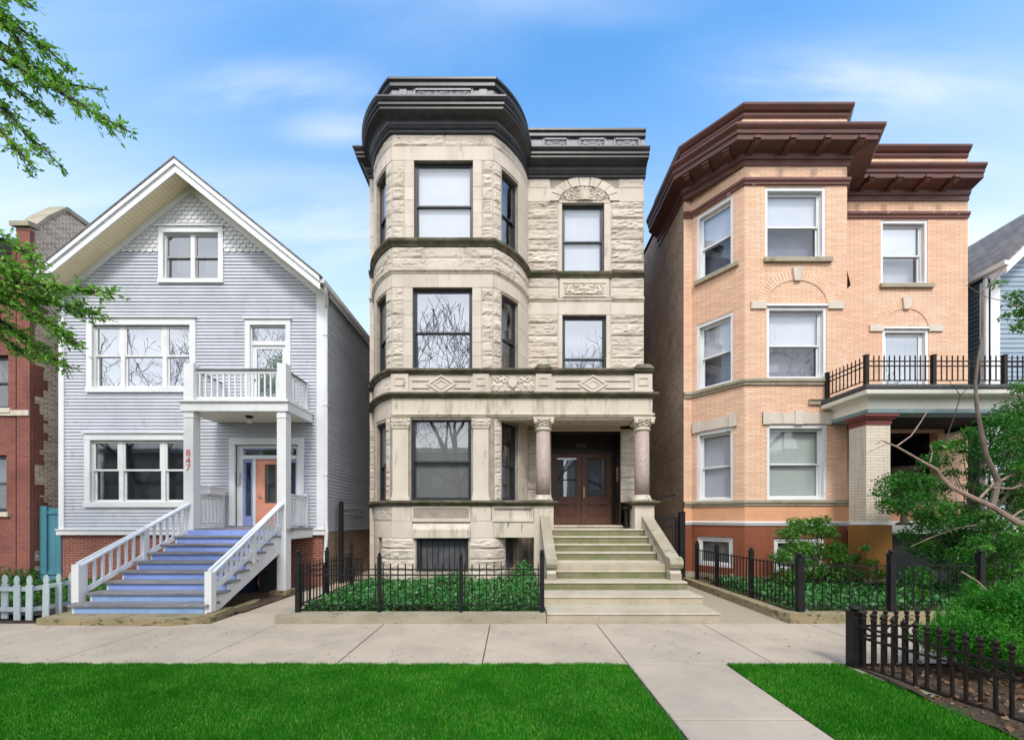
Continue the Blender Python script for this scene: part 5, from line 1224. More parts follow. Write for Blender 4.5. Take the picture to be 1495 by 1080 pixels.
# ================================================================== BLUE HOUSE at the right edge
bh_ = thing('blue_house', 'slate blue clapboard house with white trim and grey shingle roof at the right edge', 'house', 'houses along the street')
BX, BD_ = 15.07, 13.0; BXR = 20.6; BC = (BX + BXR) / 2; BS = .96; bo = Outline([Line((BX, BD_), (BXR, BD_))])
BZ = 9.72 + (BC - BX + .12) * BS - .12
bclip = lambda z: (max(0, (BC - BX) - (BZ - z) / BS), min(BXR - BX, (BC - BX) + (BZ - z) / BS))
hb = (1.3, 2.4, 5.0, 7.0); m = MB(); siding(m, bo, 0, BXR - BX, 1.5, BZ, .15, [hb], bclip); m.build('front_siding', 'blue_siding', bh_)
m = MB(); m.add([(BX, BD_ + .012, 0), (BXR, BD_ + .012, 0), (BXR, BD_ + .012, 9.6), (BC, BD_ + .012, BZ), (BX, BD_ + .012, 9.6)], [(0, 1, 2, 3, 4)]); m.quad((BXR, BD_, 0), (BXR, 25, 0), (BXR, 25, 9.6), (BXR, BD_, 9.6)); m.build('wall', 'blue_siding', bh_)
window(bh_, bo, *hb, rec=.03, fw=.08, sw=.05)
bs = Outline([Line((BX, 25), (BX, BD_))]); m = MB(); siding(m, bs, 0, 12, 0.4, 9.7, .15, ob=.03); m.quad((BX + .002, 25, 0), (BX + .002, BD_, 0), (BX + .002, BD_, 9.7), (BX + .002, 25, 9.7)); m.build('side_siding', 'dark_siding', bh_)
m = MB(); cbox(m, bo, -.05, .30, .3, 9.62, -.02, .06); m.box(BX - .05, BX, BD_ - .06, BD_ + .2, .3, 9.5); m.build('corner_board', 'white_new', bh_)
m = MB(); m.tube([(BX - .12, BD_ - .5, 9.72), (BX - .1, BD_ - .3, 9.45), (BX - .09, BD_ - .02, 9.2), (BX - .09, BD_ - .02, .4)], .05, 8); m.build('downspout', 'white_new', bh_)
for sgn in (-1, 1):
    e = (BXR - BX) / 2 + .14
    def pl(name, mat, y0, y1, oa, ob_):
        m = MB(); m.prism([(BC, y0, BZ + oa), (BC + sgn * e, y0, BZ + oa - e * BS), (BC + sgn * e, y0, BZ + ob_ - e * BS), (BC, y0, BZ + ob_)], (0, y1 - y0, 0)); return m.build(name, mat, bh_)
    pl('roof', 'grey_shingle', BD_ - .62, 25, .13, .2); pl('rake_board', 'white_new', BD_ - .6, BD_ - .54, -.2, .128); pl('rake_frieze', 'white_new', BD_ - .04, BD_ + .02, -.42, -.06); pl('soffit', 'white_new', BD_ - .54, BD_ + .01, -.04, .0)
    pl('roof_deck', 'white_new', BD_ + .03, 24.9, .0, .128)
m = MB(); ze = BZ - ((BXR - BX) / 2 + .14) * BS + .13; x = BX - .14
m.prism([(x - .12, BD_ - .64, ze + .03), (x - .1, BD_ - .64, ze - .10), (x + .02, BD_ - .64, ze - .12), (x + .02, BD_ - .64, ze + .02)], (0, 12, 0)); m.build('gutter', 'white_new', bh_)
m = MB(); m.box(BX, BXR, BD_ + .02, BD_ + .1, 0, 1.5); m.build('base', 'kerb_concrete', bh_)
# ================================================================== GROUND
def struct(o, label, cat): return tag(o, label, cat, None, 'structure')
m = MB(); m.quad((-220, -220, -.05), (220, -220, -.05), (220, 220, -.05), (-220, 220, -.05)); struct(m.build('ground', 'soil'), 'bare brown earth between and behind the houses', 'ground')
m = MB(); m.quad((-120, -9.5, -.13), (120, -9.5, -.13), (120, .3, -.13), (-120, .3, -.13))
m.quad((-120, .3, -.13), (120, .3, -.13), (120, .3, .0), (-120, .3, .0)); m.quad((-120, -9.5, -.13), (120, -9.5, -.13), (120, -9.5, 0), (-120, -9.5, 0)); struct(m.build('road', 'asphalt'), 'dark asphalt road running along the block', 'road')
def slab(m, x0, x1, y0, y1, z=0.0, g=.008, b=.012):
    x0 += g; x1 -= g; y0 += g; y1 -= g
    m.hexa([(x0, y0, z - .12), (x1, y0, z - .12), (x1, y1, z - .12), (x0, y1, z - .12), (x0, y0, z - b * .5), (x1, y0, z - b * .5), (x1, y1, z - b * .5), (x0, y1, z - b * .5)])
    m.add([(x0, y0, z - b * .5), (x1, y0, z - b * .5), (x1, y1, z - b * .5), (x0, y1, z - b * .5), (x0 + b, y0 + b, z), (x1 - b, y0 + b, z), (x1 - b, y1 - b, z), (x0 + b, y1 - b, z)], [(4, 5, 6, 7), (0, 1, 5, 4), (1, 2, 6, 5), (2, 3, 7, 6), (3, 0, 4, 7)])
M['concrete'] = None
def slab_mat():
    mt, nt, out = new_mat('sidewalk_concrete'); g = N(nt, 'ShaderNodeNewGeometry'); tc = coords(nt)
    base = mixrgb(nt, ramp(nt, tnoise(nt, tc, .9, 8, .62), .32, .7), (.50, .408, .305), (.39, .322, .242))
    base = mixrgb(nt, ramp(nt, tnoise(nt, coords(nt, 'Object', (1, .35, 1)), 3.5, 6, .7), .60, .78), base, (.36, .31, .245))
    base = mixrgb(nt, ramp(nt, tnoise(nt, tc, 90, 2), .62, .72), base, (.28, .25, .2))
    sp = N(nt, 'ShaderNodeSeparateXYZ'); t2 = N(nt, 'ShaderNodeTexCoord'); L(nt, t2.outputs['Object'], sp.inputs[0])
    ad = N(nt, 'ShaderNodeMath', operation='ADD'); L(nt, sp.outputs[0], ad.inputs[0]); ad.inputs[1].default_value = -1.59
    dv = N(nt, 'ShaderNodeMath', operation='DIVIDE'); L(nt, ad.outputs[0], dv.inputs[0]); dv.inputs[1].default_value = 2.0
    fl = N(nt, 'ShaderNodeMath', operation='FLOOR'); L(nt, dv.outputs[0], fl.inputs[0]); wn = N(nt, 'ShaderNodeTexWhiteNoise', noise_dimensions='1D'); L(nt, fl.outputs[0], wn.inputs['W'])
    base = mixrgb(nt, ramp(nt, wn.outputs[0], 0, 1), base, mixrgb(nt, .16, base, (.30, .29, .29)))
    v = N(nt, 'ShaderNodeTexVoronoi'); v.inputs['Scale'].default_value = 1.7; L(nt, tc, v.inputs['Vector'])   # gum and drip spots
    lt = N(nt, 'ShaderNodeMath', operation='LESS_THAN'); L(nt, v.outputs['Distance'], lt.inputs[0]); lt.inputs[1].default_value = .035
    base = mixrgb(nt, lt.outputs[0], base, (.20, .175, .145))
    base = mixrgb(nt, ramp(nt, tnoise(nt, tc, 2.2, 9, .75), .52, .72), base, mixrgb(nt, .5, base, (.26, .23, .19)))
    finish(nt, out, base, .9, tnoise(nt, tc, 70, 5, .7), .25, .006); return mt
M['concrete'] = slab_mat()
m = MB()
for k in range(-16, 17): slab(m, 1.59 + 2 * k, 3.59 + 2 * k, 5.62, 7.76, random.uniform(-.003, .003))
struct(m.build('sidewalk', 'concrete'), 'tan concrete sidewalk crossing in front of the houses', 'sidewalk')
m = MB()
for a, b in ((4.07, 5.62), (2.5, 4.07), (.9, 2.5), (.3, .9)): slab(m, 1.59, 2.92, a, b, .001)
struct(m.build('front_path', 'concrete'), 'concrete path through the lawn to the sidewalk', 'path')
m = MB()
for a, b in ((7.77, 9.3), (9.3, 10.9), (10.9, 12.6), (12.6, 14.3), (14.3, 25)): slab(m, -5.68, -4.46, a, b, .004)
struct(m.build('side_path', 'concrete'), 'concrete path between the clapboard house and the greystone', 'path')
m = MB(); slab(m, 3.7, 5.22, 7.77, 25, .002); struct(m.build('aggregate_path', 'aggregate'), 'pebbly tan path between the greystone steps and the garden kerb', 'path')
# joints below slabs show dark earth
def lawn_base(name, label, poly):
    m = MB(); m.add([(x, y, -.012) for x, y in poly], [tuple(range(len(poly)))]); struct(m.build(name, 'turf_soil'), label, 'lawn')
FX0, FX1 = 4.50, 5.22     # foreground fence line: x at y=5.48 and at y=2.2
lawn_base('lawn', 'wide green lawn on the left between road and sidewalk', [(-60, .32), (1.58, .32), (1.58, 5.61), (-60, 5.61)])
lawn_base('lawn', 'small green lawn between the front path and the low black fence', [(2.93, .32), (5.5, .32), (FX1 + .0, 2.2), (FX0, 5.5), (FX0, 5.61), (2.93, 5.61)])
def blades(reg, n, hmin, hmax, w):
    x = rng.uniform(reg[0], reg[1], n); y = rng.uniform(reg[2], reg[3], n); return np.stack([x, y], 1)
def grass_mesh(name, xy, label):
    n = len(xy); h = rng.uniform(.010, .034, n) * (1 + .25 * np.sin(xy[:, 0] * 1.7) * np.sin(xy[:, 1] * 2.3)); a = rng.uniform(0, 2 * pi, n); w = rng.uniform(.0018, .0036, n)
    ln = rng.normal(0, .011, (n, 2)); v = np.zeros((n, 4, 3)); dx, dy = np.cos(a) * w, np.sin(a) * w
    v[:, 0] = np.stack([xy[:, 0] - dx, xy[:, 1] - dy, np.full(n, -.014)], 1); v[:, 1] = np.stack([xy[:, 0] + dx, xy[:, 1] + dy, np.full(n, -.014)], 1)
    v[:, 2] = np.stack([xy[:, 0] + ln[:, 0] + dx * .25, xy[:, 1] + ln[:, 1] + dy * .25, h], 1); v[:, 3] = np.stack([xy[:, 0] + ln[:, 0] - dx * .25, xy[:, 1] + ln[:, 1] - dy * .25, h], 1)
    o = mesh_np(name, v.reshape(-1, 3), 4 * np.arange(n)[:, None] + np.array([0, 1, 2, 3]), 'grass'); tag(o, label, 'grass', None, 'stuff')
g1 = np.concatenate([blades((-7.6, 1.6, 3.3, 5.63), 340000, 0, 0, 0), blades((-14, -7.6, 2.2, 5.63), 16000, 0, 0, 0), blades((-7.6, 1.6, 1.6, 3.3), 20000, 0, 0, 0), blades((-7.6, 1.6, 5.58, 5.65), 5000, 0, 0, 0)])
g1 = g1[(g1[:, 0] < 1.575 + rng.normal(0, .016, len(g1)) - .05 * np.abs(np.sin(g1[:, 1] * 5.3) * np.sin(g1[:, 1] * 13.1))) & (g1[:, 1] < 5.635 + rng.normal(0, .014, len(g1)) - .05 * np.abs(np.sin(g1[:, 0] * 3.1) * np.sin(g1[:, 0] * 9.7)))]
grass_mesh('grass', g1, 'short green grass of the wide lawn left of the path')
g2 = np.concatenate([blades((2.9, 5.0, 3.2, 5.63), 80000, 0, 0, 0), blades((2.9, 5.1, 1.8, 3.2), 6000, 0, 0, 0)])
lim = FX0 + (5.48 - g2[:, 1]) / 3.28 * (FX1 - FX0)
g2 = g2[(g2[:, 0] > 2.93 + rng.normal(0, .012, len(g2))) & (g2[:, 0] < lim - .02 + rng.normal(0, .015, len(g2))) & (g2[:, 1] < 5.62 + rng.normal(0, .01, len(g2)))]
grass_mesh('grass', g2, 'short green grass of the small lawn right of the path')

# kerbs and beds
m = MB(); pl = [(-8.82, 7.62), (-6.3, 7.58), (-5.95, 7.72), (-5.76, 7.98), (-5.80, 8.6), (-8.82, 8.6)]
m.prism([(x, y, -.05) for x, y in pl], (0, 0, .18)); struct(m.build('stoop_slab', 'kerb_ochre'), 'low weathered stone slab under the foot of the blue stairs', 'slab')
m = MB(); m.prism([(x, y, -.05) for x, y in [(-5.95, 8.62), (-5.80, 8.62), (-5.76, 9.2), (-5.85, 9.55), (-6.0, 9.55)]], (0, 0, .15)); struct(m.build('stone_kerb', 'kerb_ochre'), 'short stone kerb beside the blue stairs', 'kerb')
m = MB(); m.box(-6.15, -5.72, 10.42, 11.0, -.02, .135); struct(m.build('column_footing', 'kerb_ochre'), 'small concrete pad under the right porch column', 'slab')
def bed(name, label, x0, x1, y0, y1, z, amp=.04):
    n, k = 30, 18; vs = [(x0 + (x1 - x0) * i / n, y0 + (y1 - y0) * j / k, z + amp * fbm(i * .5, j * .5, x0)) for j in range(k + 1) for i in range(n + 1)]
    m = MB(); m.add(vs, [(j * (n + 1) + i, j * (n + 1) + i + 1, (j + 1) * (n + 1) + i + 1, (j + 1) * (n + 1) + i) for j in range(k) for i in range(n)]); struct(m.build(name, 'soil'), label, 'soil')
bed('soil_bed', 'brown soil below the blue stairs and porch', -8.8, -5.6, 8.55, 11.8, .03)
bed('soil_bed', 'soil bed behind the white picket fence', -22, -8.85, 8.2, 11.98, .05)
bed('soil_bed', 'soil of the ivy bed before the greystone', -4.2, .66, 8.0, 13, .12)
bed('soil_bed', 'shaded soil of the garden before the buff brick house', 5.42, 15, 8.0, 13, .12)
bed('soil_bed', 'leaf strewn soil inside the low black fence', FX0 + .03, 10, 1.8, 5.46, .03, .06)
m = MB(); m.box(-4.46, .64, 7.73, 8.03, -.05, .17); m.box(-4.46, -4.2, 8.03, 11.6, -.05, .165); struct(m.build('bed_kerb', 'kerb_concrete'), 'concrete kerb round the ivy bed', 'kerb')
m = MB()
m.prism([(x, y, -.05) for x, y in [(5.2, 13), (5.2, 8.2), (5.32, 7.86), (5.62, 7.74), (15, 7.74), (15, 8.06), (5.44, 8.06), (5.42, 13)]], (0, 0, .22)); struct(m.build('garden_kerb', 'kerb_ochre'), 'mossy stone kerb round the garden of the buff brick house', 'kerb')
m = MB()
for k in range(14):
    t = k / 14; y = 5.46 - t * 3.4; x = FX0 + (5.48 - y) / 3.28 * (FX1 - FX0); m.box(x - .035, x + .07, y - .21, y, -.03, .022 + random.uniform(-.006, .006))
struct(m.build('edging', 'kerb_concrete'), 'thin masonry edging between the small lawn and the low fence', 'edging')

# ================================================================== FENCES AND GATES
pf = thing('picket_fence', 'pale painted picket fence with round topped pickets left of the blue stairs', 'fence')
def picket(x, y, h):
    m = MB(); w = .062
    pr = [(-w, 0), (w, 0), (w, h - .22), (w * 1.15, h - .205), (w * .62, h - .175), (w * .80, h - .13), (w * .84, h - .09), (w * .62, h - .035), (0, h), (-w * .62, h - .035), (-w * .84, h - .09), (-w * .80, h - .13), (-w * .62, h - .175), (-w * 1.15, h - .205), (-w, h - .22)]
    m.prism([(a, 0, b) for a, b in pr], (0, .022, 0)); o = m.build('picket', 'picket', pf); o.location = (x, y, .0); o.rotation_euler = (0, random.uniform(-.015, .015), random.uniform(-.05, .05)); return o
pys = [(6, 8.12), (24, 8.0), (41.5, 8.0), (66, 8.1), (85, 8.3), (103, 8.5)]
for px, y in pys: picket(wx(px, y), y, .87)
for k in range(1, 9): picket(wx(6, 8.12) - .25 * k, 8.12, .86)
m = MB(); xs = [wx(p, y) for p, y in pys]
m.bar((wx(6, 8.12) - 2.1, 8.16, .60), (xs[2], 8.04, .60), .035, .085); m.bar((xs[2], 8.04, .60), (xs[5], 8.54, .66), .035, .085); m.bar((wx(6, 8.12) - 2.1, 8.16, .2), (xs[2], 8.04, .2), .035, .085); m.bar((xs[2], 8.04, .2), (xs[5], 8.54, .22), .035, .085); m.build('rail', 'picket', pf)
tg = thing('wooden_gate', 'tall teal board gate between the red brick house and the clapboard house', 'gate')
m = MB(); y = 12.25; xs0, xs1 = RX + .05, GX0 - .02
m.box(xs0, xs1, y, y + .03, .1, 2.28); m.build('board_panel', 'teal_wood', tg)
m = MB(); m.box(xs0, xs0 + .2, y - .05, y, .05, 2.34); m.box(xs0 + .2, xs1, y - .03, y, 2.1, 2.2); m.box(xs0 + .2, xs1, y - .03, y, .3, .4); m.build('gate_frame', 'teal_wood', tg)
# fence of the ivy bed
f1 = thing('iron_fence', 'black iron fence round the ivy bed before the greystone', 'fence', 'black iron garden fences')
yf = 7.96; zk = .165; rl2 = ((zk + .72, .022), (zk + .83, .022), (zk + .14, .02))
P1 = [(-4.14, yf), (wx(554, yf), yf), (wx(673, yf), yf), (.58, yf)]
for i, (x, y) in enumerate(P1): iron_post(f1, x, y, zk, zk + 1.12 - (.06 if i in (1, 2) else 0), .085 if i in (0, 3) else .065)
for a, b in zip(P1[:-1], P1[1:]): iron_run(f1, (a[0], a[1], 0), (b[0], b[1], 0), zk + .1, zk + .99, .142, rl2, .019, 'picket_panel', 'iron', False)
P2 = [(-4.14, yf), (-4.14, 9.2), (-4.14, 10.6)]
for x, y in P2[1:]: iron_post(f1, x, y, zk, zk + 1.08, .075)
for a, b in zip(P2[:-1], P2[1:]): iron_run(f1, (a[0], a[1], 0), (b[0], b[1], 0), zk + .1, zk + .99, .142, rl2, .019, 'picket_panel', 'iron', False)
# fence of the buff house garden
f2 = thing('iron_fence', 'black iron fence turning the corner of the garden before the buff brick house', 'fence', 'black iron garden fences')
rl3 = ((zk + .88, .022), (zk + .12, .02))
P3 = [(5.45, 12.1), (5.46, 10.95), (5.50, 9.45), (5.60, 8.0)]
for x, y in P3: iron_post(f2, x, y, zk, zk + 1.06, .085 if y > 8.1 else .11)
for a, b in zip(P3[:-1], P3[1:]): iron_run(f2, (a[0], a[1], 0), (b[0], b[1], 0), zk + .05, zk + .97, .125, rl3, .018, 'picket_panel', 'iron', False)
P4 = [(5.60, 8.0), (7.38, 8.0), (9.12, 8.0), (10.9, 8.0), (12.7, 8.0)]
for x, y in P4[1:]: iron_post(f2, x, y, zk, zk + 1.12, .10)
for a, b in zip(P4[:-1], P4[1:]): iron_run(f2, (a[0], a[1], 0), (b[0], b[1], 0), zk + .05, zk + .97, .178, ((zk + .90, .02), (zk + .12, .02)), .016, 'picket_panel', 'iron', False)
# low ornamental fence in the foreground
f3 = thing('iron_fence', 'low ornamental black fence with spear tips and rings beside the small lawn', 'fence', 'black iron garden fences')
iron_post(f3, FX0 + .05, 5.46, .0, .74, .13)
def fancy(a, b, n, zt=.80, rings=True):
    a, b = Vector((a[0], a[1], 0)), Vector((b[0], b[1], 0)); U = Vector((0, 0, 1)); d = b - a; m = MB()
    for z, h in ((.565, .026), (.425, .022), (.045, .03)): m.bar(a + U * z, b + U * z, .03, h)
    for i in range(n):
        p = a + d * ((i + .6) / n); r = .013; m.box(p.x - r, p.x + r, p.y - r, p.y + r, .05, zt - .13)
        m.lathe((p.x, p.y), [(r * 1.2, zt - .135), (r * 2.1, zt - .12), (r * 2.1, zt - .105), (r * 1.0, zt - .095), (r * 1.6, zt - .07), (r * 1.9, zt - .05), (r * .8, zt - .02), (.002, zt)], 7)
        for s in (-1, 1):
            q = d.normalized() * s; m.tube([p + U * (zt - .095), p + q * .026 + U * (zt - .075), p + q * .030 + U * (zt - .05), p + q * .018 + U * (zt - .045)], [.008, .008, .007, .004], 4)
    pn = m.build('spear_panel', 'iron_brown', f3)
    for i in range(0, n - 1, 2) if rings else ():
        m = MB(); c = a + d * ((i + 1.1) / n) + U * .495; e = d.normalized(); m.tube([c + e * cos(2 * pi * k / 14) * .058 + U * sin(2 * pi * k / 14) * .058 for k in range(15)], .008, 4, False)
        m.build('ring', 'iron_brown', pn)
fe = lambda y: FX0 + .05 + (5.48 - y) / 3.28 * (FX1 - FX0)
fancy((fe(5.44), 5.42), (fe(3.85), 3.85), 14); fancy((fe(3.85), 3.85), (fe(2.3), 2.3), 12); iron_post(f3, fe(3.85), 3.85, .0, .80, .05)
fancy((FX0 + .1, 5.46), (7.4, 5.46), 20); fancy((7.4, 5.46), (9.8, 5.46), 17)
# narrow gates in the side passages
g_ = thing('iron_gate', 'black iron gate with a tall post between the clapboard house and the greystone', 'gate')
yg = 12.5; iron_post(g_, wx(498, yg), yg, 0, 2.42, .11); iron_run(g_, (wx(503, yg), yg, 0), (-4.52, yg, 0), .06, .84, .06, ((.72, .03), (.1, .03), (.4, .02)), .02, 'gate_panel', 'iron', False)
m = MB(); m.tube([(wx(500, yg) , yg, 2.2), (wx(520, yg), yg, 2.22), (-4.52, yg, 2.16)], .015, 5); m.tube([(wx(500, yg), yg, 2.1), (wx(520, yg), yg, 2.0), (-4.52, yg, 2.02)], .012, 5); m.build('top_rail', 'iron', g_)
g_ = thing('iron_gate', 'dark iron gate between the greystone steps and the buff brick house', 'gate')
yg = 12.6; iron_post(g_, 5.20, yg, 0, 2.15, .16, 'iron', False); iron_run(g_, (4.22, yg, 0), (5.1, yg, 0), .05, 2.1, .075, ((1.98, .04), (1.7, .03), (.9, .03), (.12, .04)), .02, 'gate_panel', 'iron', False)
m = MB(); m.box(5.0, 5.08, yg - .03, yg + .03, .05, 1.95); m.build('gate_frame', 'iron', g_)
m = MB(); m.bar((5.40, 13.6, 2.75), (4.6, 13.6, 2.55), .05, .06); m.build('stair_rail', 'iron', g_)

# ================================================================== PLANTS
def ground_cover(name, label, reg, hf, n, size, mat, clump=0):
    x = rng.uniform(reg[0], reg[1], n); y = rng.uniform(reg[2], reg[3], n); h = np.array([hf(a, b) for a, b in zip(x, y)]); ok = h > 0
    z = .10 + h * rng.random(n) ** .45; p = np.stack([x, y, z], 1)[ok]
    tag(leaf_object(name, p, size, mat, None, .8, None, .8, .15), label, 'ground cover', None, 'stuff')
def hiv(x, y):
    h = .20 + .12 * fbm(x * 1.3, y * 1.3, 2) + .05 * fbm(x * 4, y * 4, 5) * 2
    return h + .50 * math.exp(-((x - .30) / .30) ** 2) * min(1, max(0, (y - 8.6) / 1.2)) + .16 * math.exp(-((x + 1.6) / .4) ** 2) * (y > 10.4)
ground_cover('ivy', 'dense ivy filling the bed behind the black fence of the greystone', (-4.08, .62, 8.0, 11.42), hiv, 15000, .075, 'leaf_ivy')
ground_cover('ground_cover', 'dark ground cover in the garden before the buff brick house', (5.5, 13.5, 8.06, 11.6), lambda x, y: .16 + .22 * fbm(x * 1.1, y * 1.1, 4) + .1 * fbm(x * 5, y * 5, 1) + .06, 12000, .085, 'leaf_ivy')
ground_cover('ground_cover', 'green weeds behind the white picket fence', (-14, -8.95, 8.75, 11.7), lambda x, y: .08 + .28 * max(0, fbm(x * .9, y * .9, 3) + .25), 4500, .09, 'leaf_bright')
n = 2600; p = np.stack([rng.uniform(4.6, 9.5, n), rng.uniform(2, 5.4, n), rng.uniform(.04, .09, n)], 1); tag(leaf_object('leaf_litter', p, .07, 'leaf_dead', None, 1.5, None, .7, .4), 'brown fallen leaves on the soil inside the low black fence', 'leaf litter', None, 'stuff')
n = 700; p = np.stack([rng.uniform(-12, -5.9, n), rng.uniform(8.3, 10.6, n), rng.uniform(.05, .10, n)], 1)
p = p[(p[:, 0] < -8.9) | ((p[:, 1] > 9.2) & (p[:, 0] > -6.3))]; tag(leaf_object('leaf_litter', p, .06, 'leaf_dead', None, 1.5, None, .7, .4), 'brown leaf litter beside the blue stairs and behind the pickets', 'leaf litter', None, 'stuff')

n = 260; p = np.stack([rng.uniform(-9, 5, n), rng.uniform(5.7, 8.3, n), np.full(n, .006)], 1); p = p[p[:, 1] < 7.7]; tag(leaf_object('leaf_litter', p, .035, 'leaf_dead', None, 3, None, .6, .2), 'scattered leaf crumbs on the tan sidewalk', 'leaf litter', None, 'stuff')
def shrub(name, label, ells, per, size, leaf, stems, smat, dens_up=.5, hollow=.4):
    t = thing(name, label, 'shrub'); p = blobs(ells, per, hollow)
    leaf_object('foliage', p, size, leaf, t, dens_up)
    m = MB()
    for s in stems: m.tube(s[0], s[1], 5, False)
    m.build('stem', smat, t); return t
def stems_to(base, ells, r=.018):
    out = []
    for e in ells:
        b = Vector(base) + Vector((random.uniform(-.12, .12), random.uniform(-.1, .1), 0)); q = Vector(e[:3]); mid = (b + q) / 2 + Vector((random.uniform(-.15, .15), random.uniform(-.1, .1), random.uniform(0, .15)))
        out.append(([b, mid, q], [r, r * .7, r * .3]))
    return out
ells = []
for px, py, r in ((1180, 770, .32), (1150, 778, .24), (1205, 776, .26), (1165, 800, .30), (1195, 805, .30), (1140, 812, .22), (1222, 800, .22), (1180, 830, .34), (1150, 842, .30), (1215, 835, .30), (1228, 815, .2), (1250, 815, .16), (1272, 822, .14), (1262, 800, .10), (1250, 838, .2), (1285, 838, .18), (1160, 762, .16), (1200, 760, .18)):
    y = 10.5 + random.uniform(-.3, .3); q = pt(px, py, y); r *= 1.3; ells.append((q.x, q.y, q.z, r, r * .8, r * .62))
shrub('flowering_shrub', 'loose light green shrub beside the basement window of the buff brick house', ells, 900, .07, 'leaf_bright', stems_to(pt(1188, 868, 10.5), ells), 'bark_dark')
ells = []
for px, py, r in ((8, 842, .22), (28, 838, .26), (48, 842, .24), (66, 850, .18), (-15, 840, .3), (20, 855, .3), (50, 860, .25)):
    q = pt(px, py, 9.6); ells.append((q.x, q.y + random.uniform(-.2, .2), q.z, r, r, r * .7))
shrub('garden_shrub', 'low dark green shrub behind the white picket fence', ells, 420, .055, 'leaf_dark', stems_to((wx(25, 9.6), 9.6, .05), ells), 'bark_dark')

# spreading bushy tree in the right-hand garden, bare limbs in front
random.seed(33); t = thing('small_tree', 'small garden tree with bare tan limbs and dense dark foliage before the pale porch', 'tree')
DT = 8.75; m = MB()
tr = [(1449, 880), (1446, 800), (1447, 745), (1457, 702), (1440, 665), (1433, 632), (1426, 593), (1424, 560), (1428, 525), (1434, 490), (1434, 424)]
m.tube([pt(a, b, DT) for a, b in tr], [.075, .07, .066, .055, .045, .04, .034, .029, .024, .019, .01], 8); m.build('trunk', 'bark', t)
def limb(path, r0, r1, mat='bark_pink', d0=DT, d1=DT):
    m = MB(); n = len(path); P = [pt(a, b, d0 + (d1 - d0) * i / (n - 1)) + Vector((0, random.uniform(-.03, .03), 0)) for i, (a, b) in enumerate(path)]
    m.tube(P, [r0 + (r1 - r0) * i / (n - 1) for i in range(n)], 6); return m.build('limb', mat, t)
limb([(1530, 800), (1495, 768), (1470, 752), (1449, 740), (1416, 724), (1391, 711), (1378, 698), (1366, 685), (1345, 672), (1310, 652), (1288, 643), (1280, 648)], .062, .008, d0=8.2, d1=8.5)
limb([(1308, 652), (1330, 636), (1347, 614), (1356, 597)], .016, .006, d0=8.45)
limb([(1298, 646), (1276, 656), (1262, 662)], .010, .004)
limb([(1356, 675), (1362, 660), (1358, 650)], .012, .006)
limb([(1430, 727), (1450, 708), (1475, 695), (1500, 682), (1530, 668)], .026, .02)
limb([(1448, 712), (1475, 713), (1500, 705), (1520, 700)], .018, .014)
limb([(1447, 712), (1438, 705), (1430, 700)], .012, .006)
limb([(1475, 755), (1490, 745), (1510, 740)], .02, .014)
limb([(1328, 798), (1360, 783), (1400, 770), (1440, 763), (1478, 760)], .006, .018)
limb([(1402, 834), (1425, 848), (1445, 868), (1465, 897)], .013, .007, d0=7.0, d1=6.0)
limb([(1455, 845), (1470, 815), (1490, 800), (1510, 785)], .012, .018, 'bark_dark')
limb([(1374, 655), (1390, 615), (1400, 578), (1396, 570), (1384, 556)], .012, .005, 'bark_dark'); limb([(1400, 578), (1415, 565), (1424, 558)], .008, .005, 'bark_dark')
ells = []
def clump(px, py, r, d=None, fl=.62):
    d = d or random.uniform(8.7, 10.2); q = pt(px, py, d); ells.append((q.x, q.y, q.z, r, r * .9, r * fl))
for px, py, r in ((1300, 705, .34), (1285, 720, .22), (1325, 700, .42), (1320, 725, .46), (1350, 705, .40), (1345, 735, .5), (1300, 738, .32), (1365, 672, .34), (1375, 650, .26), (1405, 655, .22), (1440, 640, .45), (1460, 615, .4), (1485, 600, .5), (1490, 640, .55), (1470, 660, .5), (1430, 665, .36), (1425, 690, .3), (1485, 690, .55), (1455, 720, .45), (1400, 745, .45), (1372, 760, .42), (1430, 765, .5), (1475, 780, .55), (1495, 740, .5), (1350, 765, .34), (1395, 785, .5), (1350, 800, .42), (1430, 805, .55), (1475, 830, .5), (1385, 820, .45), (1325, 780, .26), (1340, 840, .35), (1420, 845, .5), (1520, 620, .6), (1520, 680, .6), (1530, 740, .6), (1415, 632, .2), (1390, 690, .2), (1378, 712, .22)): clump(px, py, r)
for px, py, r in ((1440, 795, .42), (1455, 830, .46), (1425, 835, .36), (1470, 800, .4), (1405, 810, .3)): clump(px, py, r, 8.35)
lf = blobs(ells, 620, .3); leaf_object('foliage', lf, .066, 'leaf_dark', t, .6)
ells2 = ells; ells = []
for k in range(46):
    e = random.choice(ells2); ells.append((e[0] + random.gauss(0, .25), e[1] - .3 + random.gauss(0, .2), e[2] + random.gauss(0, .2), .16, .16, .09))
leaf_object('foliage', blobs(ells, 900, .2), .07, 'leaf_bright', t, .6)
m = MB()
for e in ells2: 
    b = pt(random.choice((1420, 1447, 1400)), random.uniform(760, 850), 9.2); q = Vector(e[:3]); mid = (b + q) / 2 + Vector((random.gauss(0, .15), 0, random.gauss(0, .15))); m.tube([b, mid, q], [.016, .011, .005], 4, False)
m.build('twigs', 'bark_dark', t)
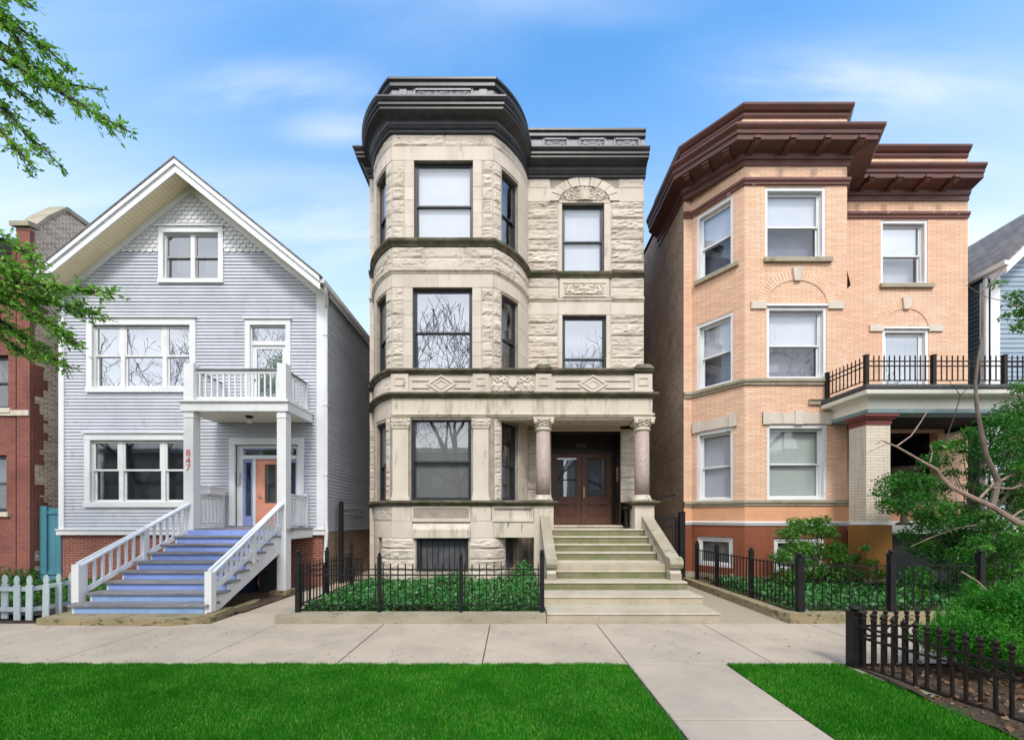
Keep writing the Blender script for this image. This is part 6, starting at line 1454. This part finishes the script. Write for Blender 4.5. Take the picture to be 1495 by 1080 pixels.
# sprays at the right edge against the blue house
sp = []
for px, py, r in ((1455, 415, .16), (1480, 432, .2), (1492, 440, .25), (1470, 460, .16), (1490, 455, .2), (1485, 480, .14), (1500, 470, .3), (1520, 450, .4), (1488, 570, .22), (1500, 560, .3)): q = pt(px, py, 8.9); sp.append((q.x, q.y, q.z, r, r, r * .45))
leaf_object('foliage', blobs(sp, 420, .2), .075, 'leaf_bright', t, .5)
limb([(1560, 470), (1510, 455), (1470, 440), (1440, 432), (1412, 415)], .014, .004, 'bark_pink'); limb([(1560, 500), (1500, 462), (1480, 480)], .012, .004, 'bark_dark'); limb([(1434, 770), (1560, 600), (1575, 520), (1560, 470)], .04, .014, 'bark', d0=9.2, d1=8.9)

random.seed(21); jn = thing('juniper', 'mounded bright green juniper inside the low black fence', 'shrub'); ells = []
for k in range(58):
    x = random.uniform(5.3, 8.6); y = random.uniform(4.75, 5.2); top = .48 + .72 * min(1, max(0, (x - 5.1) / 1.0)); r = random.uniform(.22, .38); ells.append((x, y, (random.uniform(.1, 1) ** .6) * top - .03, r * 1.1, r, r * .55))
p = blobs(ells, 2600, .62); leaf_object('foliage', p, .05, 'leaf_juniper', jn, .4, np.tile(np.array([-.1, -.15, .3]), (len(p), 1)) + rng.normal(0, .4, (len(p), 3)), .2, .1)
e2 = []
for k in range(90):   # loose upright sprays breaking the outline
    e = random.choice(ells); an = random.uniform(0, 6.28); r = random.uniform(.05, .11); e2.append((e[0] + cos(an) * e[3] * .9, e[1] + sin(an) * e[4] * .9, e[2] + e[5] * random.uniform(.5, 1.3), r, r, r * 1.5))
p = blobs(e2, 3000, .2); leaf_object('foliage', p, .06, 'leaf_juniper', jn, .2, np.tile(np.array([-.1, -.1, .8]), (len(p), 1)), .16, .1)
m = MB()
for e in ells[:24]: m.tube([(7.2, 4.8, .0), ((7.2 + e[0]) / 2, (4.8 + e[1]) / 2, e[2] * .5), e[:3]], [.03, .02, .008], 5, False)
m.build('stem', 'bark_dark', jn)

# street tree whose boughs reach in at upper left
random.seed(17); stt = thing('street_tree', 'street tree with fresh green sprays reaching in at the upper left', 'tree')
m = MB(); m.tube([(-9.9, 5.0, -.05), (-9.8, 5.0, 1.2), (-9.75, 5.05, 3), (-9.8, 5.1, 5), (-9.9, 5.1, 7), (-9.8, 5.2, 9), (-9.7, 5.3, 10.5)], [.26, .2, .18, .16, .13, .09, .05], 10); m.build('trunk', 'bark', stt)
boughs = [([(-180, -30), (0, 62), (45, 95), (95, 122), (150, 132)], 1), ([(-180, -30), (0, 85), (60, 118), (110, 148), (150, 172), (190, 193)], 1), ([(-180, -120), (-20, 0), (30, 42), (70, 72), (105, 106)], 1), ([(-180, -100), (0, 30), (25, 55), (35, 80)], 1), ([(-180, -160), (-20, -30), (30, -2), (48, 10)], .8),
          ([(-180, 40), (-30, 100), (20, 128), (48, 150), (70, 168)], 1), ([(-180, 60), (-40, 140), (10, 160), (40, 200), (62, 215), (98, 252)], .8), ([(-180, 60), (-40, 150), (0, 190), (25, 220), (50, 245)], .9),
          ([(-180, 250), (-40, 345), (10, 350), (40, 372), (55, 385)], 1.1), ([(-180, 330), (-30, 408), (40, 414), (90, 420), (130, 426), (162, 428)], 1.2), ([(-180, 340), (-20, 420), (40, 432), (90, 446), (130, 456), (152, 462)], 1.3), ([(-180, 350), (-20, 430), (30, 450), (70, 470), (100, 495), (118, 503)], 1.3), ([(-180, 380), (-30, 450), (20, 480), (55, 510), (88, 528), (106, 538)], 1.2), ([(-180, 380), (-30, 460), (0, 490), (25, 508), (38, 520)], 1.1), ([(-180, 330), (-20, 390), (20, 392), (45, 400), (75, 400)], 1.2)]
LP = []; LD = []; m = MB()
for path, dn in boughs:
    d1 = random.uniform(5.8, 6.5); P = [pt(a, b, 5.2 + (d1 - 5.2) * min(1, i / 1.0) if i < 1 else d1 + random.uniform(-.12, .12)) for i, (a, b) in enumerate(path)]
    n = len(P); m.tube([Vector((-9.85, 5.1, P[0].z - .4))] + P, [.05] + [.03 * (1 - i / n) + .004 for i in range(n)], 5, False)
    for i in range(1, n):
        seg = P[i] - P[i - 1]; L_ = seg.length; cnt = int(330 * L_ * dn * (1.15 if i < n - 1 else .55))
        for k in range(max(1, cnt // 7)):
            q = P[i - 1] + seg * random.random(); td = (seg.normalized() * .8 + Vector((random.gauss(0, .35), random.gauss(0, .5), random.gauss(0, .45) - .12))).normalized(); tl = random.uniform(.12, .34) * (1 if i < n - 1 else .55)
            m.tube([q, q + td * tl * .5, q + td * tl + Vector((0, 0, -.02))], [.005, .004, .002], 3, False)
            for j in range(7 if i < n - 1 else 5):
                LP.append(q + td * tl * (.15 + .85 * random.random()) + Vector((random.gauss(0, .015), random.gauss(0, .015), random.gauss(0, .015)))); LD.append(td)
m.build('bough', 'bark_dark', stt)
leaf_object('foliage', np.array([tuple(v) for v in LP]), .075, 'leaf_tree', stt, .5, np.array([tuple(v) for v in LD]), .42)
ells = [(-10.5 + random.gauss(0, 1.2), 5 + random.gauss(0, 1.3), 7.5 + random.gauss(0, 1.6), .8, .8, .5) for k in range(16)]
ells = [e for e in ells if (e[0] + .9) / max(1, e[1]) < -1.4]
leaf_object('foliage', blobs(ells, 240, .2), .10, 'leaf_tree', stt, .5)

# ================================================================== ACROSS THE STREET (seen only in the windows)
def bare_tree(seed, label):
    random.seed(seed); t = thing('bare_tree', label, 'tree', 'bare trees across the street'); m = MB(); tips = []
    m.tube([(0, 0, 0), (.1, 0, 2), (.05, .1, 4)], [.34, .28, .24], 9)
    for k in range(4): grow(m, (.05, .1, 3.9), (random.gauss(0, .6), random.gauss(0, .6), 1), .22, 3.6, 6, tips, .55, 3, .013, .12)
    m.build('trunk', 'bark_dark', t); return t
t1 = bare_tree(5, 'tall bare street tree across the road'); t2 = bare_tree(9, 'tall bare street tree across the road')
random.seed(3); sp_ = [(-31, -11), (-21, -10.5), (-12, -11), (-4.5, -11), (3, -10.5), (10, -11), (18, -11), (28, -11)]
for i, (x, y) in enumerate(sp_):
    o = (t1, t2)[i] if i < 2 else copy_tree((t1, t2)[i % 2]); o.location = (x, y, 0); o.rotation_euler = (0, 0, random.uniform(0, 6)); s = random.uniform(.95, 1.2); o.scale = (s, s, s)
hs = None
for i, x in enumerate((-44, -32, -20, -9, 2, 13, 25, 37)):
    if hs is None:
        hs = thing('row_house', 'brick row house facing from across the street', 'house', 'row houses across the street'); ol2 = Outline([Line((4.6, 0), (-4.6, 0))]); m = MB(); hh = [(1.2 + 2.6 * k, 2.4 + 2.6 * k, z, z + 1.9) for k in range(3) for z in (2.2, 5.6)]
        wall_grid(m, ol2, 0, 9.2, 0, 9.6, hh, .15); m.quad((4.6, 0, 0), (4.6, -10, 0), (4.6, -10, 9.6), (4.6, 0, 9.6)); m.quad((-4.6, 0, 0), (-4.6, -10, 0), (-4.6, -10, 9.6), (-4.6, 0, 9.6)); m.quad((-4.6, -10, 0), (4.6, -10, 0), (4.6, -10, 9.6), (-4.6, -10, 9.6)); m.build('wall', 'tan_facade', hs)
        m = MB(); m.box(-4.8, 4.8, -10.2, .4, 9.6, 10.1); m.build('roof', 'white', hs)
        m = MB()
        for h in hh: cbox(m, ol2, h[0], h[1], h[2], h[3], -.15, -.1)
        m.build('window', 'blind_slat', hs); o = hs
    else: o = copy_tree(hs)
    o.location = (x, -25, 0)
m = MB(); m.quad((-120, -24.9, -.02), (120, -24.9, -.02), (120, -9.5, -.02), (-120, -9.5, -.02)); struct(m.build('lawn', 'turf_soil'), 'lawn on the far side of the road', 'lawn')

# ================================================================== LIGHT, SKY, CAMERA
SUN_EL, SUN_AZ = 50.0, 177.0     # azimuth clockwise from +Y: behind the camera, slightly right
w = bpy.data.worlds.new('World'); scene.world = w; w.use_nodes = True; nt = w.node_tree; nt.nodes.clear()
out_ = N(nt, 'ShaderNodeOutputWorld'); bg = N(nt, 'ShaderNodeBackground'); bg.inputs[1].default_value = SKY_STR; L(nt, bg.outputs[0], out_.inputs[0])
sky = N(nt, 'ShaderNodeTexSky', sky_type='NISHITA'); sky.sun_disc = False; sky.sun_elevation = radians(SUN_EL); sky.sun_rotation = radians(SUN_AZ); sky.air_density = 1.0; sky.dust_density = .6; sky.ozone_density = 2.0
hsv = N(nt, 'ShaderNodeHueSaturation'); hsv.inputs['Saturation'].default_value = SKY_SAT; hsv.inputs['Hue'].default_value = SKY_HUE; hsv.inputs['Value'].default_value = SKY_VAL; L(nt, sky.outputs[0], hsv.inputs['Color'])
tc = N(nt, 'ShaderNodeTexCoord'); sp = N(nt, 'ShaderNodeSeparateXYZ'); L(nt, tc.outputs['Generated'], sp.inputs[0])
zz = N(nt, 'ShaderNodeMath', operation='ADD'); L(nt, sp.outputs[2], zz.inputs[0]); zz.inputs[1].default_value = .22
dx = N(nt, 'ShaderNodeMath', operation='DIVIDE'); L(nt, sp.outputs[0], dx.inputs[0]); L(nt, zz.outputs[0], dx.inputs[1])
dy = N(nt, 'ShaderNodeMath', operation='DIVIDE'); L(nt, sp.outputs[1], dy.inputs[0]); L(nt, zz.outputs[0], dy.inputs[1])
cb = N(nt, 'ShaderNodeCombineXYZ'); L(nt, dx.outputs[0], cb.inputs[0]); L(nt, dy.outputs[0], cb.inputs[1])
def cloud(loc, scl, sc, lo, hi, det=6, rough=.55, dist=.4, rot=0):
    mp = N(nt, 'ShaderNodeMapping'); L(nt, cb.outputs[0], mp.inputs[0]); mp.inputs[1].default_value = loc; mp.inputs[3].default_value = scl; mp.inputs[2].default_value = (0, 0, rot)
    return ramp(nt, tnoise(nt, mp.outputs[0], sc, det, rough, dist), lo, hi)
c1 = cloud((5.4, 2.9, 0), (.55, 1.7, 1), 1.3, .47, .78, 6, .55, .35, .12)
c2 = cloud((7.7, 4.2, 0), (.3, 2.2, 1), 1.5, .48, .85, 6, .55, .6, .2)
ca = N(nt, 'ShaderNodeMath', operation='MULTIPLY_ADD'); L(nt, c1, ca.inputs[0]); ca.inputs[1].default_value = .30; mu = N(nt, 'ShaderNodeMath', operation='MULTIPLY'); L(nt, c2, mu.inputs[0]); mu.inputs[1].default_value = .25; L(nt, mu.outputs[0], ca.inputs[2])
# thin haze near the horizon, a bright cloud bank added behind the camera for soft light
ml = N(nt, 'ShaderNodeMapRange', interpolation_type='SMOOTHSTEP'); L(nt, sp.outputs[2], ml.inputs[0]); ml.inputs[1].default_value = .78; ml.inputs[2].default_value = .22; ml.inputs[3].default_value = .0; ml.inputs[4].default_value = .82
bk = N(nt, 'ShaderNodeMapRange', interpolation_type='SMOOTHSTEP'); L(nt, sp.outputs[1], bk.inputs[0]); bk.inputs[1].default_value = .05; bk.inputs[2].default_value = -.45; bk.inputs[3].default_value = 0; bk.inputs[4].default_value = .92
def wisp(cx, cy, sx, sy, amt, prev):   # one soft streak of cirrus in cloud-plane coordinates
    mp = N(nt, 'ShaderNodeMapping', vector_type='TEXTURE'); L(nt, cb.outputs[0], mp.inputs[0]); mp.inputs[1].default_value = (cx, cy, 0); mp.inputs[3].default_value = (sx, sy, 1)
    ln = N(nt, 'ShaderNodeVectorMath', operation='LENGTH'); L(nt, mp.outputs[0], ln.inputs[0])
    f = ramp(nt, ln.outputs['Value'], 1.0, 0.0); nz = cloud((cx * 3, cy, 0), (.5, 2.4, 1), 3.2, .25, .75, 6, .6, .5, .1)
    m1 = N(nt, 'ShaderNodeMath', operation='MULTIPLY'); L(nt, f, m1.inputs[0]); L(nt, nz, m1.inputs[1])
    m2 = N(nt, 'ShaderNodeMath', operation='MULTIPLY_ADD'); L(nt, m1.outputs[0], m2.inputs[0]); m2.inputs[1].default_value = amt; L(nt, prev, m2.inputs[2]); return m2.outputs[0]
cw = ca.outputs[0]
for q in ((-.43, .722, .28, .06, .6), (-.33, .795, .17, .06, .42), (.60, .70, .42, .09, .6), (.72, .80, .35, .06, .45), (-.42, 1.02, .55, .2, .36), (.95, .98, .4, .12, .4), (.1, .62, .3, .05, .25)): cw = wisp(*q, cw)
s1 = N(nt, 'ShaderNodeMath', operation='ADD', use_clamp=True); L(nt, cw, s1.inputs[0]); L(nt, ml.outputs[0], s1.inputs[1])
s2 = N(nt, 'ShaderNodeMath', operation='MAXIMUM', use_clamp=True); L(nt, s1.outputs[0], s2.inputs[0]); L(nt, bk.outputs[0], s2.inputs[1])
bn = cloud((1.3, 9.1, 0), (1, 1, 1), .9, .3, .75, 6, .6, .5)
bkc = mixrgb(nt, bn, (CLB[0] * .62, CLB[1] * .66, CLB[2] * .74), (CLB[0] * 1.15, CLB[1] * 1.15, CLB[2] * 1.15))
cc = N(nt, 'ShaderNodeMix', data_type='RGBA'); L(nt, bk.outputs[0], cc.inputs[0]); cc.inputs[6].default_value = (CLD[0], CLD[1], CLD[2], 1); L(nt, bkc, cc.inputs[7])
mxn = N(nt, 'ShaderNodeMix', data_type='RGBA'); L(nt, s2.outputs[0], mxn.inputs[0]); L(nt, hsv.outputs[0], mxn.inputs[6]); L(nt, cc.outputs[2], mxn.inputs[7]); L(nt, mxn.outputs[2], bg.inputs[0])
sl = bpy.data.lights.new('sun', 'SUN'); sl.energy = SUN_STR; sl.angle = radians(SUN_ANG); sl.color = (1, .955, .89); so = bpy.data.objects.new('sun', sl); col.objects.link(so)
az = radians(SUN_AZ); el = radians(SUN_EL); d = Vector((-sin(az) * cos(el), -cos(az) * cos(el), -sin(el))); so.rotation_euler = d.to_track_quat('-Z', 'Y').to_euler()
cam = bpy.data.cameras.new('camera'); cam.sensor_width = 36; cam.lens = 36 * F / 1495; cam.shift_y = (HY - 540) / 1495; cam.shift_x = 0; cam.clip_start = .05; cam.clip_end = 1000
cobj = bpy.data.objects.new('camera', cam); col.objects.link(cobj); cobj.location = (0, 0, H); cobj.rotation_euler = (pi / 2, 0, 0); scene.camera = cobj
scene.render.engine = 'CYCLES'; scene.cycles.max_bounces = 7; scene.cycles.transparent_max_bounces = 12; scene.cycles.diffuse_bounces = 3; scene.cycles.glossy_bounces = 3; scene.cycles.caustics_reflective = False; scene.cycles.caustics_refractive = False
scene.cycles.use_denoising = True
scene.view_settings.view_transform = 'Standard'; scene.view_settings.look = 'None'; scene.view_settings.exposure = EXPO; scene.view_settings.gamma = 1
